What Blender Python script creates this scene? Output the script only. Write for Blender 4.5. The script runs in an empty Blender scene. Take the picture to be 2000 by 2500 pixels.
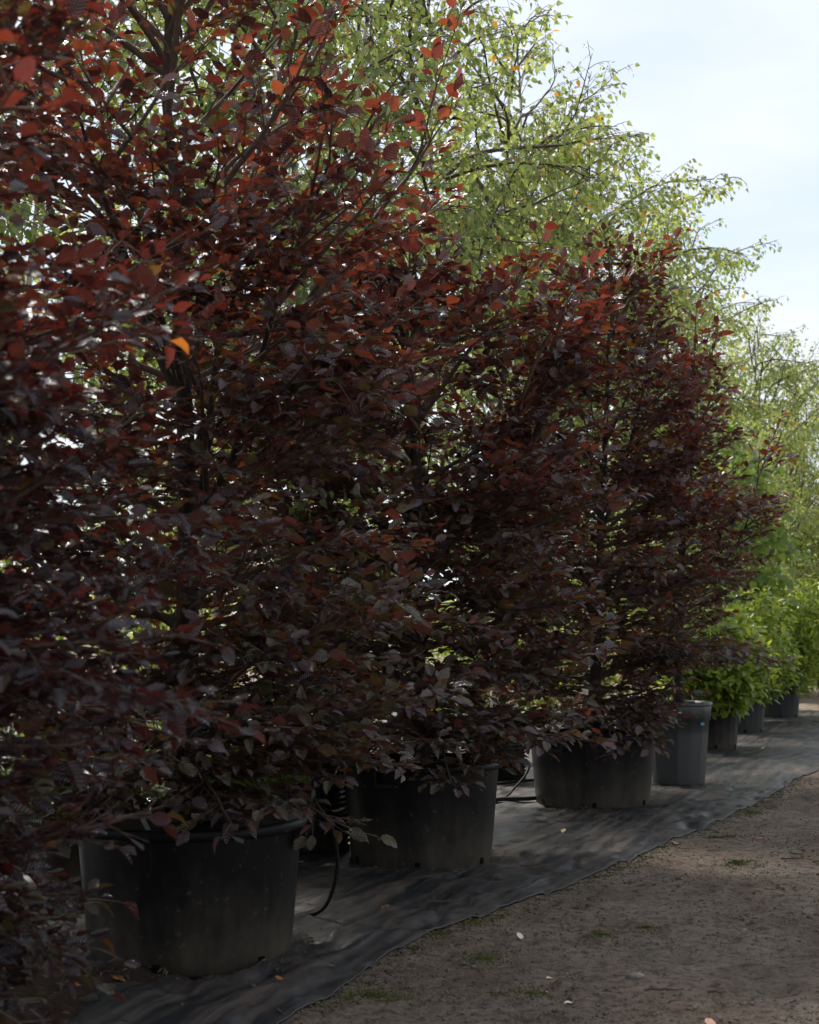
import bpy, math, random
import numpy as np
from mathutils import Vector, Matrix

# ------------------------------------------------------------------ camera, sky, sun, exposure
scene = bpy.context.scene
COL = scene.collection
EYE = 1.365
cam_data = bpy.data.cameras.new('camera')
cam = bpy.data.objects.new('camera', cam_data)
COL.objects.link(cam)
scene.camera = cam
cam.location = (0, 0, EYE)
cam.rotation_euler = (math.radians(90), 0, 0)
cam_data.sensor_fit = 'VERTICAL'
cam_data.sensor_height = 36
cam_data.lens = 50
cam_data.shift_y = 0.12
cam_data.clip_end = 3000
cam_data.dof.use_dof = True
cam_data.dof.focus_distance = 8.2
cam_data.dof.aperture_fstop = 4.2

SUN_EL = math.radians(51)
SUN_AZ = math.atan2(-0.52, 0.85)          # from +Y towards +X: behind the row, to the left
SUN_DIR = Vector((math.sin(SUN_AZ) * math.cos(SUN_EL), math.cos(SUN_AZ) * math.cos(SUN_EL), math.sin(SUN_EL)))
sun_data = bpy.data.lights.new('sun', 'SUN')
sun_data.energy = 5.0
sun_data.angle = math.radians(8)
sun_data.color = (1.0, 0.94, 0.85)
sun = bpy.data.objects.new('sun', sun_data)
COL.objects.link(sun)
sun.rotation_euler = SUN_DIR.to_track_quat('Z', 'Y').to_euler()

world = bpy.data.worlds.new('World')
scene.world = world
world.use_nodes = True
nt = world.node_tree
nt.nodes.clear()
def wn(t, **kw):
    n = nt.nodes.new(t)
    for k, v in kw.items():
        setattr(n, k, v)
    return n
w_out = wn('ShaderNodeOutputWorld')
w_bg = wn('ShaderNodeBackground')
w_bg.inputs['Strength'].default_value = 0.10
w_sky = wn('ShaderNodeTexSky', sky_type='NISHITA', sun_disc=False)
w_sky.sun_elevation = SUN_EL
w_sky.sun_rotation = SUN_AZ
w_sky.dust_density = 1.5
w_tc = wn('ShaderNodeTexCoord')
w_map = wn('ShaderNodeMapping')
w_map.inputs['Scale'].default_value = (1.5, 1.5, 5.0)
w_map.inputs['Location'].default_value = (0.35, 0.2, 0.1)
w_noise = wn('ShaderNodeTexNoise')
w_noise.inputs['Scale'].default_value = 1.9
w_noise.inputs['Detail'].default_value = 7
w_noise.inputs['Roughness'].default_value = 0.52
w_ramp = wn('ShaderNodeValToRGB')
w_ramp.color_ramp.elements[0].position = 0.36
w_ramp.color_ramp.elements[0].color = (0.50, 0.50, 0.50, 1)
w_ramp.color_ramp.elements[1].position = 0.60
w_ramp.color_ramp.elements[1].color = (0.97, 0.97, 0.97, 1)
w_mix = wn('ShaderNodeMix', data_type='RGBA')
w_mix.inputs[7].default_value = (5.5, 5.85, 6.25, 1)
L = nt.links.new
L(w_tc.outputs['Generated'], w_map.inputs['Vector'])
L(w_map.outputs['Vector'], w_noise.inputs['Vector'])
L(w_noise.outputs['Fac'], w_ramp.inputs['Fac'])
L(w_ramp.outputs['Color'], w_mix.inputs[0])
L(w_sky.outputs['Color'], w_mix.inputs[6])
L(w_mix.outputs[2], w_bg.inputs['Color'])
L(w_bg.outputs['Background'], w_out.inputs['Surface'])

vs = scene.view_settings
vs.view_transform = 'Standard'
vs.look = 'None'
vs.gamma = 1
vs.exposure = 0.82
cy = scene.cycles
cy.max_bounces = 7
cy.diffuse_bounces = 3
cy.glossy_bounces = 2
cy.transmission_bounces = 4
cy.use_denoising = True
cy.sample_clamp_indirect = 4

# ------------------------------------------------------------------ small maths helpers
def unit(v):
    return v / np.maximum(np.linalg.norm(v, axis=-1, keepdims=True), 1e-9)

def vnoise(x, y, seed=0):
    """smooth value noise in -1..1 on arrays"""
    xi = np.floor(x).astype(np.int64); yi = np.floor(y).astype(np.int64)
    fx = x - xi; fy = y - yi
    fx = fx * fx * (3 - 2 * fx); fy = fy * fy * (3 - 2 * fy)
    def h(a, b):
        n = (a * 374761393 + b * 668265263 + seed * 974711) & 0x7fffffff
        n = ((n ^ (n >> 13)) * 1274126177) & 0x7fffffff
        return ((n ^ (n >> 16)) & 0xffff) / 32767.5 - 1
    return ((h(xi, yi) * (1 - fx) + h(xi + 1, yi) * fx) * (1 - fy)
            + (h(xi, yi + 1) * (1 - fx) + h(xi + 1, yi + 1) * fx) * fy)

UP = np.array([0.0, 0.0, 1.0])

def mesh_from(name, V, F, mat, smooth=True, uv=None, tint=None):
    """V (n,3); F (m,3|4) int array or a list of faces"""
    me = bpy.data.meshes.new(name)
    if isinstance(F, np.ndarray):
        m, s = F.shape
        me.vertices.add(len(V)); me.vertices.foreach_set('co', np.ascontiguousarray(V, dtype=np.float32).ravel())
        me.loops.add(m * s); me.loops.foreach_set('vertex_index', np.ascontiguousarray(F, dtype=np.int32).ravel())
        me.polygons.add(m)
        me.polygons.foreach_set('loop_start', np.arange(0, m * s, s, dtype=np.int32))
        me.polygons.foreach_set('loop_total', np.full(m, s, dtype=np.int32))
        if uv is not None:
            lay = me.uv_layers.new(name='leaf_uv')
            lay.data.foreach_set('uv', np.ascontiguousarray(uv[F.ravel()], dtype=np.float32).ravel())
        me.update(calc_edges=True)
    else:
        me.from_pydata([tuple(v) for v in V], [], [tuple(f) for f in F])
        me.update()
    if smooth:
        me.polygons.foreach_set('use_smooth', np.ones(len(me.polygons), dtype=bool))
    if tint is not None:
        a = me.attributes.new('tint', 'FLOAT', 'POINT')
        a.data.foreach_set('value', np.ascontiguousarray(tint, dtype=np.float32))
    me.materials.append(mat)
    return me

def link(name, data, parent=None, kind=None):
    o = bpy.data.objects.new(name, data)
    COL.objects.link(o)
    if parent is not None:
        o.parent = parent
    if kind:
        o['kind'] = kind
    return o

def tag(o, label, cat, group=None):
    o['label'] = label
    o['category'] = cat
    if group:
        o['group'] = group
    return o

def thing(name, loc, label, cat, group=None):
    o = bpy.data.objects.new(name, None)
    o.empty_display_size = 0.2
    COL.objects.link(o)
    o.location = loc
    return tag(o, label, cat, group)

# ------------------------------------------------------------------ materials
class NT:
    def __init__(self, name):
        self.m = bpy.data.materials.new(name)
        self.m.use_nodes = True
        self.t = self.m.node_tree
        self.t.nodes.clear()
        self.out = self.n('ShaderNodeOutputMaterial')
    def n(self, t, **kw):
        nd = self.t.nodes.new(t)
        for k, v in kw.items():
            setattr(nd, k, v)
        return nd
    def l(self, a, b):
        self.t.links.new(a, b)
    def set(self, sock, v):
        if isinstance(v, bpy.types.NodeSocket):
            self.l(v, sock)
        else:
            sock.default_value = v
    def math(self, op, a, b=None, c=None):
        nd = self.n('ShaderNodeMath', operation=op)
        for i, v in enumerate((a, b, c)):
            if v is not None:
                self.set(nd.inputs[i], v)
        return nd.outputs[0]
    def noise(self, vec, scale, detail=4, rough=0.55):
        nd = self.n('ShaderNodeTexNoise')
        if vec is not None:
            self.l(vec, nd.inputs['Vector'])
        nd.inputs['Scale'].default_value = scale
        nd.inputs['Detail'].default_value = detail
        nd.inputs['Roughness'].default_value = rough
        return nd.outputs['Fac']
    def ramp(self, fac, stops, interp='LINEAR'):
        nd = self.n('ShaderNodeValToRGB')
        cr = nd.color_ramp
        cr.interpolation = interp
        while len(cr.elements) < len(stops):
            cr.elements.new(0.5)
        for e, (p, c) in zip(cr.elements, stops):
            e.position = p
            e.color = (c, c, c, 1) if isinstance(c, (int, float)) else (*c, 1)
        self.l(fac, nd.inputs['Fac'])
        return nd.outputs['Color']
    def mix(self, fac, a, b, blend='MIX'):
        nd = self.n('ShaderNodeMix', data_type='RGBA', blend_type=blend)
        self.set(nd.inputs[0], fac)
        for s, v in ((nd.inputs[6], a), (nd.inputs[7], b)):
            if isinstance(v, tuple):
                v = (*v, 1) if len(v) == 3 else v
            self.set(s, v)
        return nd.outputs[2]
    def bump(self, h, strength, dist=0.01):
        nd = self.n('ShaderNodeBump')
        nd.inputs['Strength'].default_value = strength
        nd.inputs['Distance'].default_value = dist
        self.l(h, nd.inputs['Height'])
        return nd.outputs['Normal']
    def principled(self, col, rough, normal=None, spec=0.5):
        p = self.n('ShaderNodeBsdfPrincipled')
        if isinstance(col, tuple):
            col = (*col, 1)
        self.set(p.inputs['Base Color'], col)
        self.set(p.inputs['Roughness'], rough)
        p.inputs['Specular IOR Level'].default_value = spec
        if normal is not None:
            self.l(normal, p.inputs['Normal'])
        return p
    def obj(self):
        return self.n('ShaderNodeTexCoord').outputs['Object']

def leaf_material(name, stops, trans_gain, trans_fac, rough, spec, veins=0.0):
    """stops: (tint position, reflected colour, transmitted colour)"""
    k = NT(name)
    at = k.n('ShaderNodeAttribute', attribute_name='tint')
    f = at.outputs['Fac']
    refl = k.ramp(f, [(p, c) for p, c, t in stops])
    trans = k.ramp(f, [(p, t) for p, c, t in stops])
    nrm = None
    if veins:
        uv = k.n('ShaderNodeUVMap', uv_map='leaf_uv')
        sep = k.n('ShaderNodeSeparateXYZ')
        k.l(uv.outputs['UV'], sep.inputs[0])
        y = k.math('ABSOLUTE', k.math('SUBTRACT', sep.outputs['Y'], 0.5))
        ph = k.math('SUBTRACT', sep.outputs['X'], k.math('MULTIPLY', y, 0.75))
        w = k.math('ABSOLUTE', k.math('SINE', k.math('MULTIPLY', ph, 24.0)))
        nrm = k.bump(w, veins, 0.006)
    p = k.principled(refl, rough, nrm, spec)
    tr = k.n('ShaderNodeBsdfTranslucent')
    k.l(trans, tr.inputs['Color'])
    mx = k.n('ShaderNodeMixShader')
    mx.inputs[0].default_value = trans_fac
    k.l(p.outputs[0], mx.inputs[1])
    k.l(tr.outputs[0], mx.inputs[2])
    k.l(mx.outputs[0], k.out.inputs['Surface'])
    return k.m

M = {}
M['beech_leaf'] = leaf_material('copper_beech_leaf', [
    (0.00, (0.034, 0.026, 0.031), (0.07, 0.010, 0.008)),
    (0.30, (0.088, 0.068, 0.077), (0.19, 0.027, 0.011)),
    (0.62, (0.172, 0.133, 0.140), (0.32, 0.058, 0.013)),
    (0.80, (0.105, 0.086, 0.060), (0.15, 0.062, 0.014)),
    (0.94, (0.095, 0.085, 0.046), (0.10, 0.072, 0.016)),
    (1.00, (0.16, 0.070, 0.014), (0.45, 0.140, 0.020))], 1, 0.40, 0.24, 1.0, 0.7)
M['birch_leaf'] = leaf_material('birch_leaf', [
    (0.00, (0.085, 0.130, 0.040), (0.20, 0.30, 0.055)),
    (0.50, (0.155, 0.195, 0.072), (0.38, 0.45, 0.100)),
    (0.90, (0.250, 0.270, 0.115), (0.55, 0.58, 0.170)),
    (0.95, (0.30, 0.23, 0.030), (0.62, 0.45, 0.050)),
    (1.00, (0.40, 0.20, 0.030), (0.70, 0.34, 0.040))], 1, 0.45, 0.42, 0.5)
M['laurel_leaf'] = leaf_material('laurel_leaf', [
    (0.00, (0.090, 0.150, 0.028), (0.26, 0.38, 0.035)),
    (0.60, (0.200, 0.275, 0.055), (0.50, 0.60, 0.070)),
    (1.00, (0.340, 0.390, 0.090), (0.66, 0.72, 0.110))], 1, 0.42, 0.33, 0.5)
M['shrub_leaf'] = leaf_material('shrub_leaf', [
    (0.00, (0.060, 0.095, 0.018), (0.16, 0.24, 0.020)),
    (0.60, (0.120, 0.160, 0.026), (0.34, 0.41, 0.032)),
    (0.95, (0.200, 0.215, 0.036), (0.50, 0.50, 0.045)),
    (1.00, (0.34, 0.20, 0.030), (0.6, 0.34, 0.04))], 1, 0.40, 0.45, 0.4)
M['lime_leaf'] = leaf_material('lime_leaf', [
    (0.00, (0.070, 0.130, 0.040), (0.18, 0.30, 0.045)),
    (0.60, (0.135, 0.205, 0.065), (0.34, 0.46, 0.075)),
    (1.00, (0.220, 0.270, 0.080), (0.50, 0.58, 0.100))], 1, 0.42, 0.38, 0.5)

def bark(name, a, b, scale, rough=0.85, stretch=0.2):
    k = NT(name)
    mp = k.n('ShaderNodeMapping')
    mp.inputs['Scale'].default_value = (1, 1, stretch)
    k.l(k.obj(), mp.inputs['Vector'])
    f = k.noise(mp.outputs[0], scale, 6, 0.65)
    c = k.ramp(f, [(0.35, a), (0.65, b)])
    p = k.principled(c, rough, k.bump(f, 0.6, 0.01), 0.3)
    k.l(p.outputs[0], k.out.inputs['Surface'])
    return k.m
M['beech_bark'] = bark('beech_bark', (0.016, 0.012, 0.009), (0.045, 0.035, 0.026), 18)
M['beech_twig'] = bark('beech_twig', (0.060, 0.038, 0.028), (0.110, 0.075, 0.055), 30)
M['shrub_bark'] = bark('shrub_bark', (0.05, 0.04, 0.025), (0.10, 0.08, 0.05), 20)
def birch_bark():
    k = NT('birch_bark')
    o = k.obj()
    mp = k.n('ShaderNodeMapping'); mp.inputs['Scale'].default_value = (1, 1, 7)
    k.l(o, mp.inputs['Vector'])
    f = k.noise(mp.outputs[0], 6, 5, 0.7)
    g = k.noise(o, 3, 4)
    base = k.ramp(g, [(0.3, (0.46, 0.37, 0.28)), (0.7, (0.68, 0.61, 0.53))])
    c = k.mix(k.ramp(f, [(0.58, 0.0), (0.68, 0.85)]), base, (0.07, 0.055, 0.045))
    p = k.principled(c, 0.7, k.bump(f, 0.4, 0.006), 0.3)
    k.l(p.outputs[0], k.out.inputs['Surface'])
    return k.m
M['birch_bark'] = birch_bark()
M['birch_twig'] = bark('birch_twig', (0.055, 0.040, 0.032), (0.13, 0.10, 0.08), 25)

def plastic(name, col, rough, dirt=(0.075, 0.06, 0.042), dirt_amt=0.8, height=0.6, grey=0.0):
    """black nursery plastic with splashed soil and scuffs"""
    k = NT(name)
    o = k.obj()
    sep = k.n('ShaderNodeSeparateXYZ'); k.l(o, sep.inputs[0])
    n1 = k.noise(o, 3.2, 6, 0.62)
    n2 = k.noise(o, 26, 4, 0.6)
    n3 = k.noise(o, 90, 2, 0.5)
    mp = k.n('ShaderNodeMapping'); mp.inputs['Scale'].default_value = (9, 9, 1.1)
    k.l(o, mp.inputs['Vector'])
    streak = k.noise(mp.outputs[0], 2.0, 5, 0.6)
    low = k.math('SUBTRACT', 1.0, k.math('DIVIDE', sep.outputs['Z'], height))
    m = k.math('ADD', k.math('MULTIPLY', low, 0.42), k.math('MULTIPLY', n1, 0.55))
    m = k.math('ADD', m, k.math('MULTIPLY', streak, 0.30))
    mask = k.ramp(m, [(0.56, 0.0), (0.70, dirt_amt * 0.30), (0.90, dirt_amt)])
    spots = k.ramp(n2, [(0.63, 0.0), (0.70, 0.45)])
    c = k.mix(mask, col, dirt)
    c = k.mix(spots, c, tuple(x * 1.3 for x in dirt))
    c = k.mix(k.ramp(streak, [(0.64, 0.0), (0.80, 0.22)]), c, (0.06 + grey, 0.06 + grey, 0.06 + grey))
    r = k.math('ADD', rough, k.math('MULTIPLY', mask, 0.3))
    p = k.principled(c, r, k.bump(k.math('ADD', n2, n3), 0.12, 0.006), 0.45 if grey else 0.16)
    k.l(p.outputs[0], k.out.inputs['Surface'])
    return k.m
M['pot_black'] = plastic('black_pot_plastic', (0.0065, 0.0065, 0.007), 0.42, dirt=(0.075, 0.063, 0.046), dirt_amt=0.75)
M['pot_grey'] = plastic('grey_pot_plastic', (0.040, 0.042, 0.046), 0.42, dirt=(0.05, 0.045, 0.04), dirt_amt=0.55, height=0.9, grey=0.06)
M['pot_slate'] = plastic('slate_pot_plastic', (0.026, 0.028, 0.033), 0.45, dirt_amt=0.4, height=0.6)
M['air_pot'] = plastic('air_pot_plastic', (0.02, 0.02, 0.021), 0.3, dirt_amt=0.3)

def simple(name, col, rough=0.7, spec=0.4, nscale=40, var=0.25, bump=0.3):
    k = NT(name)
    f = k.noise(k.obj(), nscale, 5, 0.6)
    a = tuple(x * (1 - var) for x in col); b = tuple(min(1, x * (1 + var)) for x in col)
    c = k.ramp(f, [(0.3, a), (0.7, b)])
    p = k.principled(c, rough, k.bump(f, bump, 0.006), spec)
    k.l(p.outputs[0], k.out.inputs['Surface'])
    return k.m
M['soil'] = simple('potting_soil', (0.028, 0.018, 0.013), 0.95, 0.15, 60, 0.6, 0.9)
M['hole'] = simple('painted_hole_shade', (0.003, 0.003, 0.003), 0.9, 0.1)
M['hose'] = simple('drip_hose_plastic', (0.010, 0.010, 0.011), 0.7, 0.15)
M['timber'] = simple('weathered_timber', (0.045, 0.038, 0.032), 0.85, 0.2, 25, 0.4, 0.6)
M['tag_white'] = simple('white_tag_plastic', (0.42, 0.42, 0.40), 0.45, 0.4, 20, 0.08, 0.05)
M['tag_black'] = simple('black_tag_print', (0.02, 0.02, 0.02), 0.5)
M['teal'] = simple('teal_clip_plastic', (0.02, 0.30, 0.33), 0.4)
M['dry_leaf'] = simple('fallen_yellow_leaf', (0.52, 0.40, 0.22), 0.6, 0.3, 60, 0.3, 0.2)
M['pale_leaf'] = simple('fallen_pale_leaf', (0.66, 0.60, 0.44), 0.6, 0.3, 60, 0.2, 0.2)
M['orange_leaf'] = simple('fallen_orange_leaf', (0.34, 0.13, 0.035), 0.6, 0.3, 60, 0.3, 0.2)
M['pink_leaf'] = simple('fallen_pink_leaf', (0.60, 0.33, 0.24), 0.6, 0.3, 60, 0.2, 0.2)
M['litter'] = simple('dry_leaf_bits', (0.12, 0.075, 0.04), 0.8, 0.2, 15, 0.7, 0.2)
M['moss'] = simple('moss', (0.085, 0.095, 0.020), 0.9, 0.2, 80, 0.5, 0.4)
M['pebble'] = simple('soil_crumb', (0.125, 0.098, 0.076), 0.95, 0.2, 12, 0.75, 0.6)
M['stone'] = simple('grey_stone', (0.20, 0.175, 0.155), 0.9, 0.2, 40, 0.3, 0.4)

ROW = np.array([0.371, 0.928])      # the pots run this way
ACR = np.array([0.928, -0.371])     # across, towards the path

def rowvec(k):
    o = k.obj()
    def dot(v):
        nd = k.n('ShaderNodeVectorMath', operation='DOT_PRODUCT')
        k.l(o, nd.inputs[0]); nd.inputs[1].default_value = v
        return nd.outputs['Value']
    c = k.n('ShaderNodeCombineXYZ')
    u = dot((ACR[0], ACR[1], 0)); s = dot((ROW[0], ROW[1], 0))
    k.l(u, c.inputs[0]); k.l(s, c.inputs[1])
    return o, c.outputs[0], u, s

def fabric_material():
    k = NT('weed_fabric')
    o, rv, u, s = rowvec(k)
    mp = k.n('ShaderNodeMapping'); mp.inputs['Scale'].default_value = (7.5, 0.5, 1)
    k.l(rv, mp.inputs['Vector'])
    streak = k.noise(mp.outputs[0], 1.6, 7, 0.62)
    big = k.noise(o, 0.9, 5, 0.6)
    fine = k.noise(o, 45, 4, 0.65)
    grain = k.noise(o, 260, 2, 0.5)
    d = k.math('ADD', k.math('MULTIPLY', streak, 0.75), k.math('MULTIPLY', big, 0.40))
    d = k.math('ADD', d, k.math('MULTIPLY', fine, 0.16))
    dust = k.ramp(d, [(0.60, 0.0), (0.72, 0.40), (0.86, 0.9)])
    sand = k.mix(k.noise(o, 8, 4), (0.070, 0.050, 0.036), (0.150, 0.118, 0.090))
    base = k.mix(big, (0.011, 0.011, 0.012), (0.022, 0.0225, 0.025))
    c = k.mix(dust, base, sand)
    # woven marker threads every 26 cm
    fr = k.math('FRACT', k.math('DIVIDE', u, 0.26))
    ln = k.math('LESS_THAN', k.math('ABSOLUTE', k.math('SUBTRACT', fr, 0.5)), 0.009)
    ln = k.math('MULTIPLY', ln, k.ramp(k.noise(o, 5, 3), [(0.4, 0.0), (0.65, 0.75)]))
    c = k.mix(ln, c, (0.12, 0.15, 0.20))
    r = k.math('ADD', 0.46, k.math('MULTIPLY', dust, 0.4))
    h = k.math('ADD', k.math('MULTIPLY', streak, 0.8), k.math('ADD', k.math('MULTIPLY', fine, 0.3), k.math('MULTIPLY', grain, 0.12)))
    p = k.principled(c, r, k.bump(h, 0.35, 0.008), 0.4)
    k.l(p.outputs[0], k.out.inputs['Surface'])
    return k.m
M['fabric'] = fabric_material()

def dirt_material():
    k = NT('trodden_dirt')
    o, rv, u, s = rowvec(k)
    mp = k.n('ShaderNodeMapping'); mp.inputs['Scale'].default_value = (1.6, 0.8, 1)
    k.l(rv, mp.inputs['Vector'])
    big = k.noise(mp.outputs[0], 1.3, 6, 0.6)
    mid = k.noise(o, 9, 6, 0.65)
    fine = k.noise(o, 60, 5, 0.7)
    grit = k.noise(o, 220, 3, 0.6)
    c = k.ramp(big, [(0.25, (0.190, 0.132, 0.088)), (0.5, (0.300, 0.228, 0.170)), (0.75, (0.430, 0.355, 0.295))])
    clod = k.noise(o, 17, 8, 0.8)
    c = k.mix(k.ramp(mid, [(0.50, 0.0), (0.68, 0.6)]), c, (0.075, 0.055, 0.038))
    c = k.mix(k.ramp(clod, [(0.38, 0.9), (0.50, 0.0)]), c, (0.050, 0.037, 0.026))
    c = k.mix(k.ramp(clod, [(0.55, 0.0), (0.68, 0.7)]), c, (0.380, 0.320, 0.270))
    c = k.mix(k.ramp(fine, [(0.32, 0.75), (0.48, 0.0)]), c, (0.050, 0.038, 0.028))
    c = k.mix(k.ramp(grit, [(0.56, 0.0), (0.70, 0.6)]), c, (0.36, 0.31, 0.27))
    mossy = k.math('MULTIPLY', k.ramp(k.noise(o, 2.3, 6, 0.7), [(0.54, 0.0), (0.68, 0.55)]), k.ramp(fine, [(0.4, 0.2), (0.6, 1.0)]))
    c = k.mix(mossy, c, (0.070, 0.068, 0.026))
    h = k.math('ADD', k.math('ADD', mid, clod), k.math('ADD', k.math('MULTIPLY', fine, 0.55), k.math('MULTIPLY', grit, 0.22)))
    p = k.principled(c, 0.88, k.bump(h, 1.0, 0.05), 0.2)
    k.l(p.outputs[0], k.out.inputs['Surface'])
    return k.m
M['dirt'] = dirt_material()

# ------------------------------------------------------------------ ground, path, fabric
def hp(x, y):
    """height of the trodden dirt"""
    z = 0.012 * vnoise(x * 1.7, y * 1.7, 1) + 0.010 * vnoise(x * 5, y * 5, 2)
    n = vnoise(x * 13, y * 9, 3)
    z = z + 0.008 * n - 0.075 * np.clip(vnoise(x * 7, y * 8, 4) - 0.40, 0, 1)
    return z + 0.004 * vnoise(x * 31, y * 31, 5)

def grid_faces(nr, nc):
    i = np.arange(nr - 1)[:, None] * nc + np.arange(nc - 1)[None, :]
    return np.stack([i, i + 1, i + nc + 1, i + nc], -1).reshape(-1, 4)

# a wide sheet out to the horizon
rad = np.array([0, 30, 80, 250, 900, 2500.0])
th = np.linspace(0, 2 * math.pi, 49)[:-1]
gv = [(0, 15, -0.06)]
gf = []
for r in rad[1:]:
    for a in th:
        gv.append((r * math.cos(a), 15 + r * math.sin(a), -0.06))
for j in range(48):
    gf.append((0, 1 + j, 1 + (j + 1) % 48))
for i in range(len(rad) - 2):
    for j in range(48):
        a = 1 + i * 48 + j; b = 1 + i * 48 + (j + 1) % 48
        gf.append((a, a + 48, b + 48, b))
link('ground', mesh_from('ground', gv, gf, M['dirt'], False), kind='structure')

ys = [2.0]
while ys[-1] < 46:
    ys.append(ys[-1] + max(0.03, 0.007 * ys[-1]))
ys = np.array(ys)
xs = np.concatenate([np.arange(-3.2, -1.2, 0.10), np.arange(-1.2, 3.6, 0.045), np.arange(3.6, 8, 0.07), np.arange(8, 22, 0.4)])
X, Y = np.meshgrid(xs, ys)
V = np.stack([X, Y, hp(X, Y)], -1).reshape(-1, 3)
link('path', mesh_from('path', V, grid_faces(len(ys), len(xs)), M['dirt']), kind='structure')

EDGE = np.array([(-1.6, 2.2), (-0.95, 3.6), (-0.62, 4.5), (-0.43, 4.99), (-0.29, 5.36), (-0.2, 5.75), (-0.02, 6.2), (0.22, 6.68), (0.55, 7.2),
                 (0.87, 7.76), (1.23, 8.43), (1.76, 9.46), (2.32, 10.56), (2.85, 11.59), (3.68, 13.5), (4.6, 15.2), (6.0, 16.6), (7.6, 18.2), (8.5, 21), (8.9, 23.5), (9.0, 25.5)])
def edge_x(y):
    return np.interp(y, EDGE[:, 1], EDGE[:, 0])

def fabric_fold(x, y, inset):
    u = x * ACR[0] + y * ACR[1]
    s = x * ROW[0] + y * ROW[1]
    w = 0.25 * vnoise(s * 0.8, u * 2, 12)
    r = 1 - np.abs(vnoise((u + w * 0.35) * 6.5, s * 0.55, 11))
    near = np.clip(1.25 - np.abs(y - 5.0) / 3.4, 0.06, 1)
    z = 0.045 * near * r ** 3
    z = z + 0.008 * (vnoise(u * 2.1, s * 0.9, 13) + 1) * 0.5 + 0.0015 * (vnoise(u * 9, s * 5, 14) + 1)
    return z * np.clip(inset / 0.16, 0.10, 1)

ysf = [2.2]
while ysf[-1] < 25.5:
    ysf.append(ysf[-1] + max(0.022, 0.0048 * ysf[-1]))
ysf = np.array(ysf)
ins = np.concatenate([np.arange(0, 0.3, 0.015), np.arange(0.3, 2.6, 0.03), np.arange(2.6, 7, 0.12), np.arange(7, 16, 0.6)])
ex = edge_x(ysf) + 0.014 * vnoise(ysf * 1.3, ysf * 0, 21) + 0.004 * vnoise(ysf * 7, ysf * 0, 22)
# smooth the polyline corners
kern = np.ones(9) / 9
exs = np.convolve(np.pad(ex, 4, mode='edge'), kern, 'valid')
X = exs[:, None] - ins[None, :]
Y = np.repeat(ysf[:, None], len(ins), 1)
INS = np.repeat(ins[None, :], len(ysf), 0)
Zf = hp(X, Y) + 0.012 + fabric_fold(X, Y, INS)
Zf[:, 0] -= 0.006
V = np.stack([X, Y, Zf], -1).reshape(-1, 3)
fab = link('weed_fabric', mesh_from('weed_fabric', V, grid_faces(len(ysf), len(ins))[:, ::-1].copy(), M['fabric']), kind='structure')
hem_pts = np.stack([exs, ysf, Zf[:, 0] + 0.004], -1)[None]

def fabric_z(x, y):
    return float(hp(np.array([x]), np.array([y]))[0] + 0.012 + fabric_fold(np.array([x]), np.array([y]), np.array([max(0, edge_x(y) - x)]))[0])

# ------------------------------------------------------------------ tubes and lathes
def tubes(P, R, sides):
    """P (N,k,3), R (N,k) -> verts, quads"""
    N, k, _ = P.shape
    T = np.empty_like(P)
    T[:, 1:-1] = P[:, 2:] - P[:, :-2]
    T[:, 0] = P[:, 1] - P[:, 0]
    T[:, -1] = P[:, -1] - P[:, -2]
    T = unit(T)
    ref = np.where(np.abs(T[:, :1, 2:3]) > 0.9, np.array([1.0, 0, 0]), UP)
    A = unit(np.cross(T, np.broadcast_to(ref, T.shape)))
    B = np.cross(T, A)
    ang = np.linspace(0, 2 * math.pi, sides, endpoint=False)
    ring = A[:, :, None, :] * np.cos(ang)[None, None, :, None] + B[:, :, None, :] * np.sin(ang)[None, None, :, None]
    V = (P[:, :, None, :] + ring * R[:, :, None, None]).reshape(-1, 3)
    n = np.arange(N)[:, None, None] * (k * sides)
    i = np.arange(k - 1)[None, :, None] * sides
    j = np.arange(sides)[None, None, :]
    j2 = (j + 1) % sides
    F = np.stack([n + i + j, n + i + j2, n + i + sides + j2, n + i + sides + j], -1).reshape(-1, 4)
    return V, F

def tube_mesh(name, P, R, sides, mat):
    V, F = tubes(P, R, sides)
    return mesh_from(name, V, F, mat)

def lathe(profile, seg=48, wob=None, close=False):
    V = []; F = []
    n = len(profile)
    for (r, z) in profile:
        for j in range(seg):
            a = 2 * math.pi * j / seg
            rr = r if wob is None else r + wob(a, z)
            V.append((rr * math.cos(a), rr * math.sin(a), z))
    for i in range(n - 1):
        for j in range(seg):
            j2 = (j + 1) % seg
            F.append((i * seg + j, i * seg + j2, (i + 1) * seg + j2, (i + 1) * seg + j))
    return V, F

def box(V, F, c, sx, sy, sz, rot=0.0):
    b = len(V)
    ca, sa = math.cos(rot), math.sin(rot)
    for dx in (-1, 1):
        for dy in (-1, 1):
            for dz in (-1, 1):
                x = dx * sx / 2; y = dy * sy / 2
                V.append((c[0] + x * ca - y * sa, c[1] + x * sa + y * ca, c[2] + dz * sz / 2))
    for q in ((0, 1, 3, 2), (4, 6, 7, 5), (0, 4, 5, 1), (2, 3, 7, 6), (0, 2, 6, 4), (1, 5, 7, 3)):
        F.append(tuple(b + i for i in q))

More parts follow.
